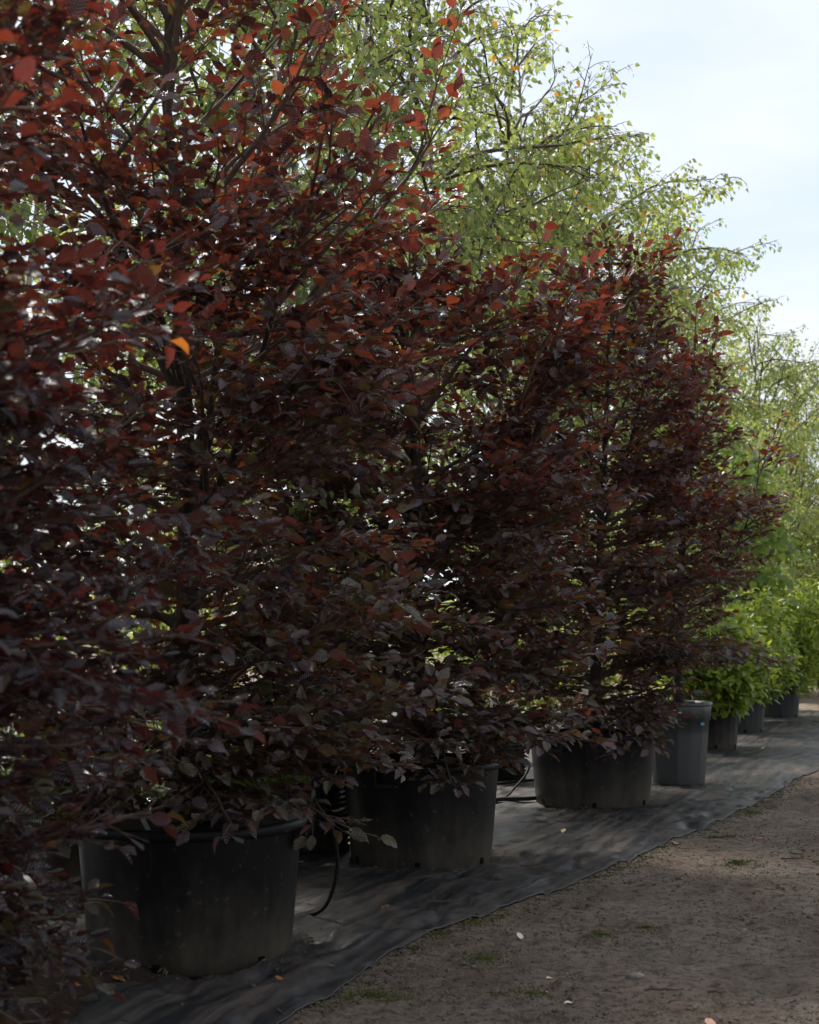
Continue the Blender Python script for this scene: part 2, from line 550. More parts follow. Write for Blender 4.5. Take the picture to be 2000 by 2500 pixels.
# ------------------------------------------------------------------ pots (parts of their plants)
def soil_disc(root, r, z, seed):
    rs = np.linspace(0, r, 9)
    V = [(0, 0, z + 0.03)]; F = []
    rng = np.random.default_rng(seed)
    for i, q in enumerate(rs[1:]):
        for j in range(36):
            a = 2 * math.pi * j / 36
            V.append((q * math.cos(a), q * math.sin(a), z + 0.03 * (1 - (q / r) ** 2) + rng.normal(0, 0.006)))
    for j in range(36):
        F.append((0, 1 + j, 1 + (j + 1) % 36))
    for i in range(7):
        for j in range(36):
            a = 1 + i * 36 + j; b = 1 + i * 36 + (j + 1) % 36
            F.append((a, a + 36, b + 36, b))
    link('potting_soil', mesh_from('potting_soil', V, F, M['soil']), root)

def big_pot(root, rt, rb, h, mat, handles=(), rot=0.0, holes=True, seed=0, ribs=0, band=False):
    rng = random.Random(seed)
    e = rng.uniform(0, 6)
    def wob(a, z):
        t = z / h
        v = 0.012 * t * math.sin(2 * a + e) * rt
        if ribs:
            v += 0.006 * (0.5 + 0.5 * math.cos(ribs * a)) ** 4 * min(1, t * 6)
        return v
    seg = 72 if not ribs else ribs * 6
    R = lambda t: rb + (rt - rb) * t
    prof = [(0.0, 0.012), (rb * 0.93, 0.012), (rb * 0.955, 0.0), (rb * 0.985, 0.003), (rb, 0.02), (R(0.15), h * 0.15), (R(0.35), h * 0.35), (R(0.6), h * 0.6)]
    if band:
        prof += [(R(0.78), h * 0.78), (R(0.79) + 0.012, h * 0.785), (R(0.9) + 0.012, h * 0.9), (R(0.955) + 0.012, h * 0.955)]
    else:
        prof += [(R(0.85), h * 0.85), (R(0.94), h * 0.94)]
    prof += [(R(0.99), h * 0.99), (R(0.99) - 0.012, h * 0.99), (R(0.8) - 0.014, h * 0.8)]
    V, F = lathe(prof, seg, wob)
    pot = link('pot', mesh_from('pot', V, F, mat), root)
    # rolled rim
    lip = 0.022 if rt > 0.4 else 0.018
    dep = 0.045 if rt > 0.4 else 0.035
    rr = rt
    prof = [(rr - 0.010, h - dep), (rr + lip - 0.004, h - dep - 0.002), (rr + lip, h - dep + 0.006), (rr + lip, h - 0.014), (rr + lip - 0.006, h - 0.003), (rr + 0.006, h), (rr - 0.008, h - 0.004), (rr - 0.014, h - 0.02), (rr - 0.013, h - dep)]
    V, F = lathe(prof, seg, (lambda a, z: 0.012 * math.sin(2 * a + e) * rt))
    link('rim', mesh_from('rim', V, F, mat), pot)
    if holes:
        for j in range(6):
            a = rot + j * math.pi / 3
            V = []; F = []
            c = rb + 0.002
            box(V, F, (c * math.cos(a), c * math.sin(a), 0.042), 0.012, 0.030, 0.036, a)
            link('drain_hole', mesh_from('drain_hole', V, F, M['hole'], False), pot)  # solid near-black block paints the shade inside an uncut hole
    for a in handles:
        V = []; F = []
        c = R(0.88) + 0.018
        for q in (-1, 1):
            box(V, F, (c * math.cos(a) - q * 0.07 * math.sin(a), c * math.sin(a) + q * 0.07 * math.cos(a), h * 0.88), 0.05, 0.016, 0.075, a)
        box(V, F, ((c + 0.018) * math.cos(a), (c + 0.018) * math.sin(a), h * 0.88 - 0.045), 0.018, 0.156, 0.020, a)
        link('handle', mesh_from('handle', V, F, mat, False), pot)
    return pot

def air_pot(root, r, h):
    V, F = lathe([(0, 0.01), (r, 0.01), (r, h), (r - 0.008, h), (r - 0.008, h * 0.88)], 48)
    pot = link('air_pot', mesh_from('air_pot', V, F, M['air_pot']), root)
    nz = int(h / 0.034); na = int(2 * math.pi * r / 0.036)
    SV = []; SF = []
    for i in range(nz):
        for j in range(na):
            a = 2 * math.pi * (j + 0.5 * (i % 2)) / na
            z = 0.035 + i * 0.034
            b = len(SV)
            ca, sa = math.cos(a), math.sin(a)
            w = 0.0145
            for (du, dz) in ((-w, 0), (0, -w * 0.9), (w, 0), (0, w * 0.9)):
                SV.append((r * ca - du * sa, r * sa + du * ca, z + dz))
            SV.append(((r + 0.020) * ca, (r + 0.020) * sa, z + 0.004))
            for q in range(4):
                SF.append((b + q, b + (q + 1) % 4, b + 4))
    link('stud', mesh_from('stud', SV, SF, M['air_pot'], False), pot, 'stuff')
    return pot

# ------------------------------------------------------------------ leaves
def template(rows, waves=0.0):
    """rows: list of (x, halfwidth); first and last are points"""
    V = [(rows[0][0], 0.0, 0.0)]
    for i, (x, w) in enumerate(rows[1:-1]):
        s = waves * (1 if i % 2 else -1)
        V += [(x, w, s), (x, 0.0, 0.0), (x, -w, -s)]
    V.append((rows[-1][0], 0.0, 0.0))
    F = [(0, 2, 1), (0, 3, 2)]
    n = len(rows) - 2
    for i in range(n - 1):
        a = 1 + 3 * i; b = a + 3
        F += [(a, a + 1, b + 1), (a, b + 1, b), (a + 1, a + 2, b + 2), (a + 1, b + 2, b + 1)]
    a = 1 + 3 * (n - 1); t = len(V) - 1
    F += [(a, a + 1, t), (a + 1, a + 2, t)]
    return np.array(V), np.array(F)

TPL = {
    'beech': template([(0, 0), (0.16, 0.20), (0.42, 0.325), (0.76, 0.24), (1, 0)], 0.030),
    'birch': template([(0, 0), (0.22, 0.36), (0.55, 0.24), (1, 0)], 0.01),
    'laurel': template([(0, 0), (0.28, 0.20), (0.65, 0.23), (1, 0)], 0.0),
    'fine': template([(0, 0), (0.40, 0.15), (1, 0)], 0.0),
    'clump': template([(0, 0), (0.45, 0.42), (1, 0)], 0.0),
    'beech_far': template([(0, 0), (0.30, 0.27), (0.66, 0.25), (1, 0)], 0.03),
    'birch_far': template([(0, 0), (0.30, 0.36), (1, 0)], 0.0),
    'lime': template([(0, 0), (0.20, 0.38), (0.58, 0.34), (1, 0)], 0.01),
}

def fine_beech():
    """a pleated, wavy-edged beech leaf for the leaves one can pick out"""
    nx = 13
    xs = np.linspace(0, 1, nx)
    w = 0.305 * np.sin(np.pi * np.clip(xs, 0, 1) ** 0.84) ** 0.82
    w[0] = w[-1] = 0.002
    cols = np.array([-1, -0.55, 0, 0.55, 1.0])
    V = []
    for i, x in enumerate(xs):
        for c in cols:
            cren = 1 + (0.05 * (1 if i % 2 else -1) if abs(c) == 1 else 0)
            pleat = 0.012 * (1 if i % 2 else -1) * (1 if c else 0)
            wave = 0.030 * math.sin(x * 11 + (0 if c > 0 else 1.7)) * (abs(c) == 1)
            V.append((x + 0.055 * abs(c), c * w[i] * cren, pleat + wave))
    V = np.array(V)
    V[-5:, 0] = 1.0 + np.array([-0.0, 0, 0.03, 0, 0])
    F = []
    for i in range(nx - 1):
        for j in range(4):
            a = i * 5 + j
            F += [(a, a + 5, a + 6), (a, a + 6, a + 1)]
    return V, np.array(F)
TPL['beech_single'] = fine_beech()
TPL['birch_single'] = template([(0, 0), (0.10, 0.22), (0.26, 0.37), (0.45, 0.30), (0.68, 0.17), (0.86, 0.06), (1, 0)], 0.012)
TPL['laurel_single'] = template([(0, 0), (0.15, 0.12), (0.35, 0.21), (0.60, 0.21), (0.82, 0.11), (1, 0)], 0.0)

class Leaves:
    def __init__(self, kind):
        self.kind = kind
        self.p = []; self.x = []; self.z = []; self.s = []; self.t = []
    def add(self, p, x, z, s, t):
        x = unit(x)
        z = unit(z - x * np.sum(z * x, -1, keepdims=True))
        self.p.append(p); self.x.append(x); self.z.append(z); self.s.append(s); self.t.append(t)
    def pack(self, rng):
        self.p = np.concatenate(self.p); self.x = np.concatenate(self.x); self.z = np.concatenate(self.z)
        self.s = np.concatenate(self.s); self.t = np.concatenate(self.t)
        n = len(self.p)
        self.fold = rng.uniform(-0.05, 0.60, n)
        self.bend = rng.normal(-0.18, 0.24, n)
        return self

def leaf_shape(T, fold, bend):
    """local z of template verts for each leaf (N,m)"""
    return T[None, :, 2] + fold[:, None] * np.abs(T[None, :, 1]) + bend[:, None] * T[None, :, 0] ** 2

def leaf_mesh(name, lv, sel, mat):
    T, F = TPL[getattr(lv, 'tpl', lv.kind)]
    p, x, z, s, t = lv.p[sel], lv.x[sel], lv.z[sel], lv.s[sel], lv.t[sel]
    y = np.cross(z, x)
    zl = leaf_shape(T, lv.fold[sel], lv.bend[sel])
    n, m = len(p), len(T)
    V = p[:, None, :] + s[:, None, None] * (x[:, None, :] * T[None, :, 0, None] + y[:, None, :] * T[None, :, 1, None] + z[:, None, :] * zl[:, :, None])
    FF = (F[None] + (np.arange(n) * m)[:, None, None]).reshape(-1, 3)
    uv = np.tile(np.stack([T[:, 0], T[:, 1] + 0.5], -1), (n, 1))
    return mesh_from(name, V.reshape(-1, 3), FF, mat, True, uv, np.repeat(t, m))

def leaf_variants(kind, mat, n, tints, seed):
    rng = np.random.default_rng(seed)
    T, F = TPL.get(kind + '_single', TPL[kind])
    out = []
    for i in range(n):
        zl = leaf_shape(T, rng.uniform(-0.05, 0.60, 1), rng.normal(-0.18, 0.24, 1))[0]
        V = np.stack([T[:, 0], T[:, 1], zl], -1)
        t = tints(rng)
        out.append((t, mesh_from('leaf', V, F.copy(), mat, True, np.stack([T[:, 0], T[:, 1] + 0.5], -1), np.full(len(T), t))))
    return out

# ------------------------------------------------------------------ growing plants
def shoots(rng, start, d, length, k, jit, lift):
    p = start; d = unit(d)
    P = [p]
    step = (length / (k - 1))[:, None]
    lift = np.broadcast_to(np.asarray(lift, float), (len(start),))[:, None]
    for i in range(k - 1):
        d = unit(d + rng.normal(0, jit, d.shape) + UP * lift / (k - 1))
        p = p + d * step
        P.append(p)
    return np.stack(P, 1)

def along(P, idx, t):
    k = P.shape[1]
    f = np.clip(t, 0, 0.9999) * (k - 1)
    i = f.astype(int)
    u = (f - i)[:, None]
    a = P[idx, i]; b = P[idx, i + 1]
    return a + (b - a) * u, unit(b - a)

def length_of(P):
    return np.linalg.norm(P[:, 1:] - P[:, :-1], axis=-1).sum(1)

def side_of(T):
    s = np.cross(T, UP)
    bad = np.linalg.norm(s, axis=-1) < 0.15
    s[bad] = np.array([1.0, 0.3, 0])
    return unit(s)

def branch_off(rng, P, spacing, t0, ang, len_fn, k, jit, lift, updev):
    """children alternate left and right along each parent"""
    Ls = length_of(P)
    n = np.maximum(1, np.round(Ls * (1 - t0) / spacing)).astype(int)
    idx = np.repeat(np.arange(len(P)), n)
    o = np.concatenate([np.arange(q) for q in n])
    t = t0 + (1 - t0) * (o + rng.uniform(0.1, 0.9, len(idx))) / n[idx]
    pos, T = along(P, idx, t)
    sg = np.where((o + rng.integers(0, 2, len(P))[idx]) % 2 == 0, 1.0, -1.0)
    a = np.radians(rng.normal(ang, 9, len(idx)))[:, None]
    d = T * np.cos(a) + side_of(T) * sg[:, None] * np.sin(a) + UP * rng.normal(updev, 0.16, len(idx))[:, None]
    ln = len_fn(Ls[idx], t)
    return shoots(rng, pos, d, ln, k, jit, lift), idx

def put_leaves(rng, lv, P, spacing, t0, size, ang, up, njit, tint, hang=0.0, petiole=0.012, end=True):
    Ls = length_of(P)
    n = np.maximum(1, np.round(Ls * (1 - t0) / spacing)).astype(int)
    idx = np.repeat(np.arange(len(P)), n)
    o = np.concatenate([np.arange(q) for q in n])
    t = t0 + (1 - t0) * (o + 0.6 + rng.uniform(-0.3, 0.4, len(idx))) / n[idx]
    pos, T = along(P, idx, t)
    sg = np.where(o % 2 == 0, 1.0, -1.0)
    a = np.radians(rng.normal(ang, 16, len(idx)))
    if end:
        a = np.where(o == n[idx] - 1, rng.normal(0, 0.15, len(idx)), a)
    a = a[:, None]
    x = unit(T * np.cos(a) + side_of(T) * sg[:, None] * np.sin(a) + rng.normal(0, 0.18, T.shape) - UP * hang * rng.uniform(0.4, 1.4, len(idx))[:, None])
    spray = rng.normal(0, njit * 0.85, (len(P), 3))          # the leaves of one spray tilt together
    z = UP * up + spray[idx] + rng.normal(0, njit * 0.5, T.shape)
    s = rng.uniform(size[0], size[1], len(idx))
    lv.add(pos + x * petiole, x, z, s, tint(rng, pos, len(idx)))

def trunk_line(rng, z0, z1, k, wander, lean=(0, 0)):
    t = np.linspace(0, 1, k)
    w = np.cumsum(rng.normal(0, wander, (k, 2)), 0) * t[:, None]
    return np.stack([w[:, 0] + lean[0] * t, w[:, 1] + lean[1] * t, z0 + (z1 - z0) * t], -1)

PLANTS = []

def make_plant(root, lv, leaf_mat, trunk, limbs, prim, twigs, bark_m, twig_m, n_leaf, split_branches=True):
    """registers a plant whose crown is meshed once every plant is known"""
    for m in trunk:
        link('trunk', m, root)
    for i in range(len(limbs[0])):
        link('limb', tube_mesh('limb', limbs[0][i:i + 1], limbs[1][i:i + 1], 7, bark_m), root)
    if split_branches:
        for i in range(len(prim[0])):
            link('branch', tube_mesh('branch', prim[0][i:i + 1], prim[1][i:i + 1], 5, twig_m), root)
    elif len(prim[0]):
        link('branches', tube_mesh('branches', prim[0], prim[1], 4, twig_m), root, 'stuff')
    if twigs:
        Vs = []; Fs = []; b = 0
        for P, R in twigs:
            V, F = tubes(P, R, 3)
            Vs.append(V); Fs.append(F + b); b += len(V)
        link('twigs', mesh_from('twigs', np.concatenate(Vs), np.concatenate(Fs), twig_m), root, 'stuff')
    PLANTS.append((root, lv, leaf_mat, n_leaf))

def taper(P, r0, r1, p=1.0):
    k = P.shape[1]
    t = np.linspace(0, 1, k) ** p
    r0 = np.broadcast_to(np.asarray(r0, float), (len(P),))[:, None]
    r1 = np.broadcast_to(np.asarray(r1, float), (len(P),))[:, None]
    return r0 * (1 - t) + r1 * t

def trunk_mesh(line, r0, r1, mat, flare=1.5, sides=12, seed=0):
    k = len(line)
    t = np.linspace(0, 1, k)
    q = t ** 0.72
    r = r0 * (1 - q) + r1 * q
    r = r * (1 + (flare - 1) * np.exp(-t * k / 1.2))
    V, F = tubes(line[None], r[None], sides)
    rng = np.random.default_rng(seed)
    a = np.arange(len(V)) % sides
    ph = rng.uniform(0, 6)
    V = V.copy()
    ctr = np.repeat(line, sides, 0)
    V = ctr + (V - ctr) * (1 + 0.09 * np.sin(a * 2 * math.pi / sides * 3 + ph + ctr[:, 2:3].ravel() * 4) + rng.normal(0, 0.02, len(V)))[:, None]
    return mesh_from('trunk', V, F, mat)

def beech_tint(lo_h, dark=1.0):
    def f(rng, pos, n):
        t = rng.beta(1.3, 1.8, n) * 0.76 * dark
        z = pos[:, 2]
        olive = rng.random(n) < np.clip((lo_h - z) / 2.3, 0.06, 0.60)
        t = np.where(olive, rng.uniform(0.74, 0.95, n), t)
        t = np.where(rng.random(n) < 0.006, 1.0, t)
        return t
    return f

def beech(root, seed, H, env, z_pot, r_trunk, n_prim, n_limb=4, fork=1.4, lean=(0, 0), leaf=(0.053, 0.100), top_shoots=6, n_leaf=300, low=0.72, dens=1.0, sprays=(), far=False, thin=None, autumn=None, dark=1.0, shoot=0.85, olive=2.8):
    rng = np.random.default_rng(seed)
    env = np.array(env)
    R = lambda z: np.interp(z, env[:, 0], env[:, 1])
    line = trunk_line(rng, z_pot, H * 0.93, 16, 0.022, lean)
    tm = [trunk_mesh(line, r_trunk, 0.012, M['beech_bark'], seed=seed)]
    # upright limbs out of the trunk
    axis = line[None]
    zt = rng.uniform(0.28, 0.55, n_limb)
    p, T = along(axis, np.zeros(n_limb, int), zt)
    az = np.arange(n_limb) * 2.4 + rng.uniform(0, 6)
    d = np.stack([np.cos(az) * 0.75, np.sin(az) * 0.75, np.full(n_limb, 0.9)], -1)
    ln = (H * 0.9 - p[:, 2]) * rng.uniform(0.6, 0.9, n_limb)
    limbs = shoots(rng, p, d, ln, 10, 0.10, 1.1)
    lr = taper(limbs, r_trunk * rng.uniform(0.30, 0.42, n_limb), 0.004, 0.55)
    # primaries
    za = low + (H * 0.90 - low) * ((np.arange(n_prim) + rng.uniform(0, 1, n_prim)) / n_prim) ** 1.15
    P0 = []; 
    allax = [line] + [q for q in limbs]
    for i in range(n_prim):
        cand = [a for a in allax if a[0, 2] - 0.02 <= za[i] <= a[-1, 2]] or [line]
        a = cand[rng.integers(len(cand))]
        P0.append([np.interp(za[i], a[:, 2], a[:, c]) for c in range(3)])
    P0 = np.array(P0)
    az = np.arange(n_prim) * 2.399963 + rng.normal(0, 0.35, n_prim)
    rel = np.clip((P0[:, 2] - low) / (H - low), 0, 1)
    # branches that start off-axis lean outwards
    off = P0[:, :2] - np.array([np.interp(P0[:, 2], line[:, 2], line[:, 0]), np.interp(P0[:, 2], line[:, 2], line[:, 1])]).T
    hd = np.stack([np.cos(az), np.sin(az)], -1) + off * 1.6
    hd = hd / np.maximum(np.linalg.norm(hd, axis=1, keepdims=True), 1e-6)
    el = np.radians(np.interp(rel, [0, 0.25, 0.6, 1], [8, 18, 36, 66]) + rng.normal(0, 9, n_prim))
    d = np.concatenate([hd * np.cos(el)[:, None], np.sin(el)[:, None]], 1)
    reach = np.maximum(R(P0[:, 2] + 0.25) - np.linalg.norm(off, axis=1) * 0.7, 0.30) * rng.uniform(0.78, 1.12, n_prim) / np.maximum(np.cos(el), 0.45)
    reach = np.minimum(reach, np.maximum(H + 0.10 - P0[:, 2], 0.25) / np.maximum(np.sin(el), 0.2) * rng.uniform(0.75, 1.05, n_prim))
    if len(sprays):
        sp = np.array(sprays, float)       # start z, azimuth deg, elevation deg, length
        sp0 = np.stack([np.interp(sp[:, 0], line[:, 2], line[:, c]) for c in range(3)], -1)
        a = np.radians(sp[:, 1]); e = np.radians(sp[:, 2])
        P0 = np.concatenate([P0, sp0])
        d = np.concatenate([d, np.stack([np.cos(a) * np.cos(e), np.sin(a) * np.cos(e), np.sin(e)], -1)])
        reach = np.concatenate([reach, sp[:, 3]])
        rel = np.concatenate([rel, np.clip((sp[:, 0] - low) / (H - low), 0, 1)])
    prim = shoots(rng, P0, d, reach, 9, 0.07, np.interp(rel, [0, 0.5, 1], [-0.12, 0.05, 0.25]))
    pr = taper(prim, 0.006 + 0.010 * reach, 0.0022)
    sec, _ = branch_off(rng, prim, 0.076 / dens, 0.12, 46, lambda Ls, t: np.clip(Ls * 0.55 * (1.08 - t) * rng.uniform(0.7, 1.25, len(t)), 0.10, 0.62), 4, 0.10, -0.02, 0.05)
    ter, _ = branch_off(rng, sec, 0.062, 0.18, 44, lambda Ls, t: np.clip(Ls * 0.55 * (1.1 - t) * rng.uniform(0.7, 1.3, len(t)), 0.06, 0.26), 2, 0.10, 0.0, 0.04)
    if thin is not None:
        ks = rng.random(len(ter)) < np.interp(ter[:, 0, 2], thin[0], thin[1])
        ter = ter[ks]
        ks = rng.random(len(sec)) < np.interp(sec[:, 0, 2], thin[0], np.sqrt(thin[1]))
        sec = sec[ks]
    n_t = top_shoots
    topz = rng.uniform(0.72, 0.97, n_t)
    cand = [line] + list(limbs)
    tp = []
    for i in range(n_t):
        a = cand[i % len(cand)]
        q, _ = along(a[None], np.zeros(1, int), np.array([topz[i]]))
        tp.append(q[0])
    if n_t:
        az = rng.uniform(0, 6.28, n_t)
        td = np.stack([np.cos(az) * 0.45, np.sin(az) * 0.45, np.ones(n_t)], -1)
        top = shoots(rng, np.array(tp), td, rng.uniform(0.5 * shoot, shoot, n_t), 7, 0.08, 0.2)
        tsec, _ = branch_off(rng, top, 0.12, 0.15, 38, lambda Ls, t: np.clip(Ls * 0.4 * (1.1 - t), 0.08, 0.3), 3, 0.08, 0.2, 0.1)
    lv = Leaves('beech')
    lv.tpl = 'beech_far'
    tint = beech_tint(olive, dark)
    put_leaves(rng, lv, ter, 0.036, 0.12, leaf, 52, 1.0, 0.44, tint)
    put_leaves(rng, lv, sec, 0.046, 0.40, leaf, 52, 1.0, 0.42, tint)
    put_leaves(rng, lv, prim, 0.06, 0.72, leaf, 48, 1.0, 0.32, tint)
    tw = [(sec, taper(sec, 0.0042, 0.0016)), (ter, taper(ter, 0.0019, 0.0010))]
    if n_t:
        put_leaves(rng, lv, top, 0.05, 0.15, leaf, 50, 0.9, 0.45, tint)
        put_leaves(rng, lv, tsec, 0.042, 0.1, leaf, 50, 0.9, 0.40, tint)
        tw += [(top, taper(top, 0.0055, 0.0018)), (tsec, taper(tsec, 0.002, 0.001))]
    lv.pack(rng)
    if autumn is not None:
        q = np.linalg.norm(lv.p - np.array(autumn[:3]), axis=1) < autumn[3] * rng.uniform(0.4, 1.2, len(lv.p))
        lv.t = np.where(q, rng.uniform(0.95, 1.0, len(lv.p)), lv.t)
    # nothing grows below the soil of the pot or through the ground
    keep = lv.p[:, 2] > 0.16
    for nm in ('p', 'x', 'z', 's', 't', 'fold', 'bend'):
        setattr(lv, nm, getattr(lv, nm)[keep])
    make_plant(root, lv, 'beech_leaf', tm, (limbs, lr), (prim, pr), tw, M['beech_bark'], M['beech_twig'], n_leaf)

def birch_tint(rng, pos, n):
    t = rng.beta(2, 2.2, n) * 0.90
    clump = vnoise(pos[:, 0] * 2.2 + pos[:, 1], pos[:, 2] * 2.2, 7)
    return np.where(rng.random(n) < np.clip(0.012 + 0.05 * np.clip(clump, 0, 1), 0, 1), rng.uniform(0.93, 1.0, n), t)

def birch(root, seed, H, env, z_pot, r_trunk, n_prim, low, lean=(0, 0), n_leaf=0, leaf=(0.050, 0.078), sprays=(), split=True, second=None, dens=1.0):
    rng = np.random.default_rng(seed)
    env = np.array(env)
    R = lambda z: np.interp(z, env[:, 0], env[:, 1])
    line = trunk_line(rng, z_pot, H * 0.97, 16, 0.03, lean)
    tm = [trunk_mesh(line, r_trunk, 0.008, M['birch_bark'], 1.3, 10, seed)]
    allax = [line]
    if second is not None:
        l2 = trunk_line(rng, z_pot, H * 0.9, 16, 0.03, second)
        tm.append(trunk_mesh(l2, r_trunk * 0.8, 0.008, M['birch_bark'], 1.3, 10, seed + 1))
        allax.append(l2)
    za = low + (H * 0.96 - low) * (np.arange(n_prim) + rng.uniform(0, 1, n_prim)) / n_prim
    P0 = np.array([[np.interp(za[i], a[:, 2], a[:, c]) for c in range(3)] for i in range(n_prim) for a in [allax[i % len(allax)]]])
    az = np.arange(n_prim) * 2.399963 + rng.normal(0, 0.3, n_prim)
    rel = (P0[:, 2] - low) / (H - low)
    el = np.radians(np.interp(rel, [0, 0.5, 1], [40, 54, 70]) + rng.normal(0, 8, n_prim))
    d = np.stack([np.cos(az) * np.cos(el), np.sin(az) * np.cos(el), np.sin(el)], -1)
    reach = np.maximum(R(P0[:, 2] + 0.4), 0.3) * rng.uniform(0.8, 1.15, n_prim) / np.maximum(np.cos(el), 0.5)
    if len(sprays):
        sp = np.array(sprays, float)
        sp0 = np.stack([np.interp(sp[:, 0], line[:, 2], line[:, c]) for c in range(3)], -1)
        a = np.radians(sp[:, 1]); e = np.radians(sp[:, 2])
        P0 = np.concatenate([P0, sp0])
        d = np.concatenate([d, np.stack([np.cos(a) * np.cos(e), np.sin(a) * np.cos(e), np.sin(e)], -1)])
        d[-len(sp):] = unit(d[-len(sp):] + rng.normal(0, 0.28, (len(sp), 3)))
        reach = np.concatenate([reach, sp[:, 3] * rng.uniform(0.6, 0.95, len(sp))])
    prim = shoots(rng, P0, d, reach, 12, 0.17, -1.1)
    pr = taper(prim, 0.006 + 0.009 * reach, 0.0025)
    sec, _ = branch_off(rng, prim, 0.088 / dens, 0.16, 44, lambda Ls, t: np.clip(Ls * 0.42 * (1.15 - t) * rng.uniform(0.7, 1.3, len(t)), 0.15, 0.75), 4, 0.10, -0.45, 0.12)
    ter, _ = branch_off(rng, sec, 0.080 / dens, 0.15, 42, lambda Ls, t: np.clip(Ls * 0.5 * (1.15 - t) * rng.uniform(0.6, 1.4, len(t)), 0.08, 0.34), 2, 0.10, -0.9, 0.0)
    lv = Leaves('birch')
    lv.tpl = 'birch_far'
    put_leaves(rng, lv, ter, 0.052, 0.1, leaf, 48, 0.35, 0.75, birch_tint, hang=0.7, petiole=0.018)
    put_leaves(rng, lv, sec, 0.07, 0.35, leaf, 48, 0.35, 0.75, birch_tint, hang=0.7, petiole=0.018)
    lv.pack(rng)
    make_plant(root, lv, 'birch_leaf', tm, (np.zeros((0, 2, 3)), None), (prim, pr),
               [(sec, taper(sec, 0.0045, 0.0018))] + ([(ter, taper(ter, 0.0020, 0.0012))] if split else []), M['birch_bark'], M['birch_twig'], n_leaf, split)

def uniform_tint(rng, pos, n):
    return rng.beta(1.8, 1.8, n) * 0.985

def bush(root, seed, env, n_tip, per_tip, kind, mat, leaf, z_base, center_r=0.04, hang=0.0, up=1.0, njit=0.5, spread=0.12, n_leaf=0, trunk=None, fill=0.5, ang=62, split=False, rosette=True):
    """shrub or dense tree: stems run from the base to tips spread through the crown, leaves cluster on the tips"""
    rng = np.random.default_rng(seed)
    env = np.array(env)
    zs = np.linspace(env[0, 0], env[-1, 0], 200)
    Rz = np.interp(zs, env[:, 0], env[:, 1])
    w = Rz ** 1.6 + 0.01
    z = rng.choice(zs, n_tip, p=w / w.sum()) + rng.normal(0, 0.02, n_tip)
    a = rng.uniform(0, 6.2832, n_tip)
    lump = 1 + 0.16 * vnoise(a * 1.6, z * 1.5, seed) + 0.08 * vnoise(a * 4, z * 4, seed + 1)
    r = np.interp(z, env[:, 0], env[:, 1]) * lump * rng.uniform(0, 1, n_tip) ** (0.5 * (1 - fill) + 0.12)
    tip = np.stack([r * np.cos(a), r * np.sin(a), z], -1)
    H = env[-1, 0]
    zo = z_base + (z - z_base) * (rng.uniform(0.05, 0.45, n_tip) if trunk is None else rng.uniform(0.35, 0.75, n_tip))
    org = np.stack([rng.normal(0, center_r, n_tip), rng.normal(0, center_r, n_tip), zo], -1)
    t = np.linspace(0, 1, 5)[None, :, None]
    bow = np.stack([np.zeros(n_tip), np.zeros(n_tip), 0.25 * r * (1 if hang == 0 else 1.2)], -1)[:, None, :]
    st = org[:, None, :] * (1 - t) + tip[:, None, :] * t - bow * np.sin(t * math.pi) * (1 if hang == 0 else -1)
    st[:, 1:-1] += rng.normal(0, 0.02, (n_tip, 3, 3))
    lv = Leaves(kind)
    n = n_tip * per_tip
    idx = np.repeat(np.arange(n_tip), per_tip)
    o = np.tile(np.arange(per_tip), n_tip)
    tt = 1 - rng.uniform(0, 1, n) ** 1.3 * np.clip(spread * 4 / np.maximum(length_of(st)[idx], 0.1), 0.02, 0.6)
    pos, T = along(st, idx, tt)
    if hang:
        pos = pos + rng.normal(0, spread * 0.5, pos.shape) - UP * np.abs(rng.normal(0, spread * 1.6, n))[:, None]
    else:
        pos = pos + rng.normal(0, spread * 0.25, pos.shape)
    ph = o * 2.4 + rng.uniform(0, 6.28, n_tip)[idx]
    A = side_of(T); B = np.cross(T, A)
    an = np.radians(rng.normal(ang, 15, n))[:, None]
    x = T * np.cos(an) + (A * np.cos(ph)[:, None] + B * np.sin(ph)[:, None]) * np.sin(an) - UP * hang
    zz = (T if rosette else 0) + UP * up + rng.normal(0, njit, T.shape)
    lv.add(pos, x, zz, rng.uniform(leaf[0], leaf[1], n), uniform_tint(rng, pos, n))
    lv.pack(rng)
    tm = []
    if trunk is not None:
        line = trunk_line(rng, z_base, H * 0.8, 10, 0.03)
        tm = [trunk_mesh(line, trunk, 0.02, M['shrub_bark'], 1.3, 9, seed)]
    rad = taper(st, 0.004 + 0.006 * rng.uniform(0.3, 1, n_tip), 0.0018)
    make_plant(root, lv, mat, tm, (np.zeros((0, 2, 3)), None), (np.zeros((0, 7, 3)), np.zeros((0, 7))), [(st[::2], rad[::2])], M['shrub_bark'], M['shrub_bark'], n_leaf, split)

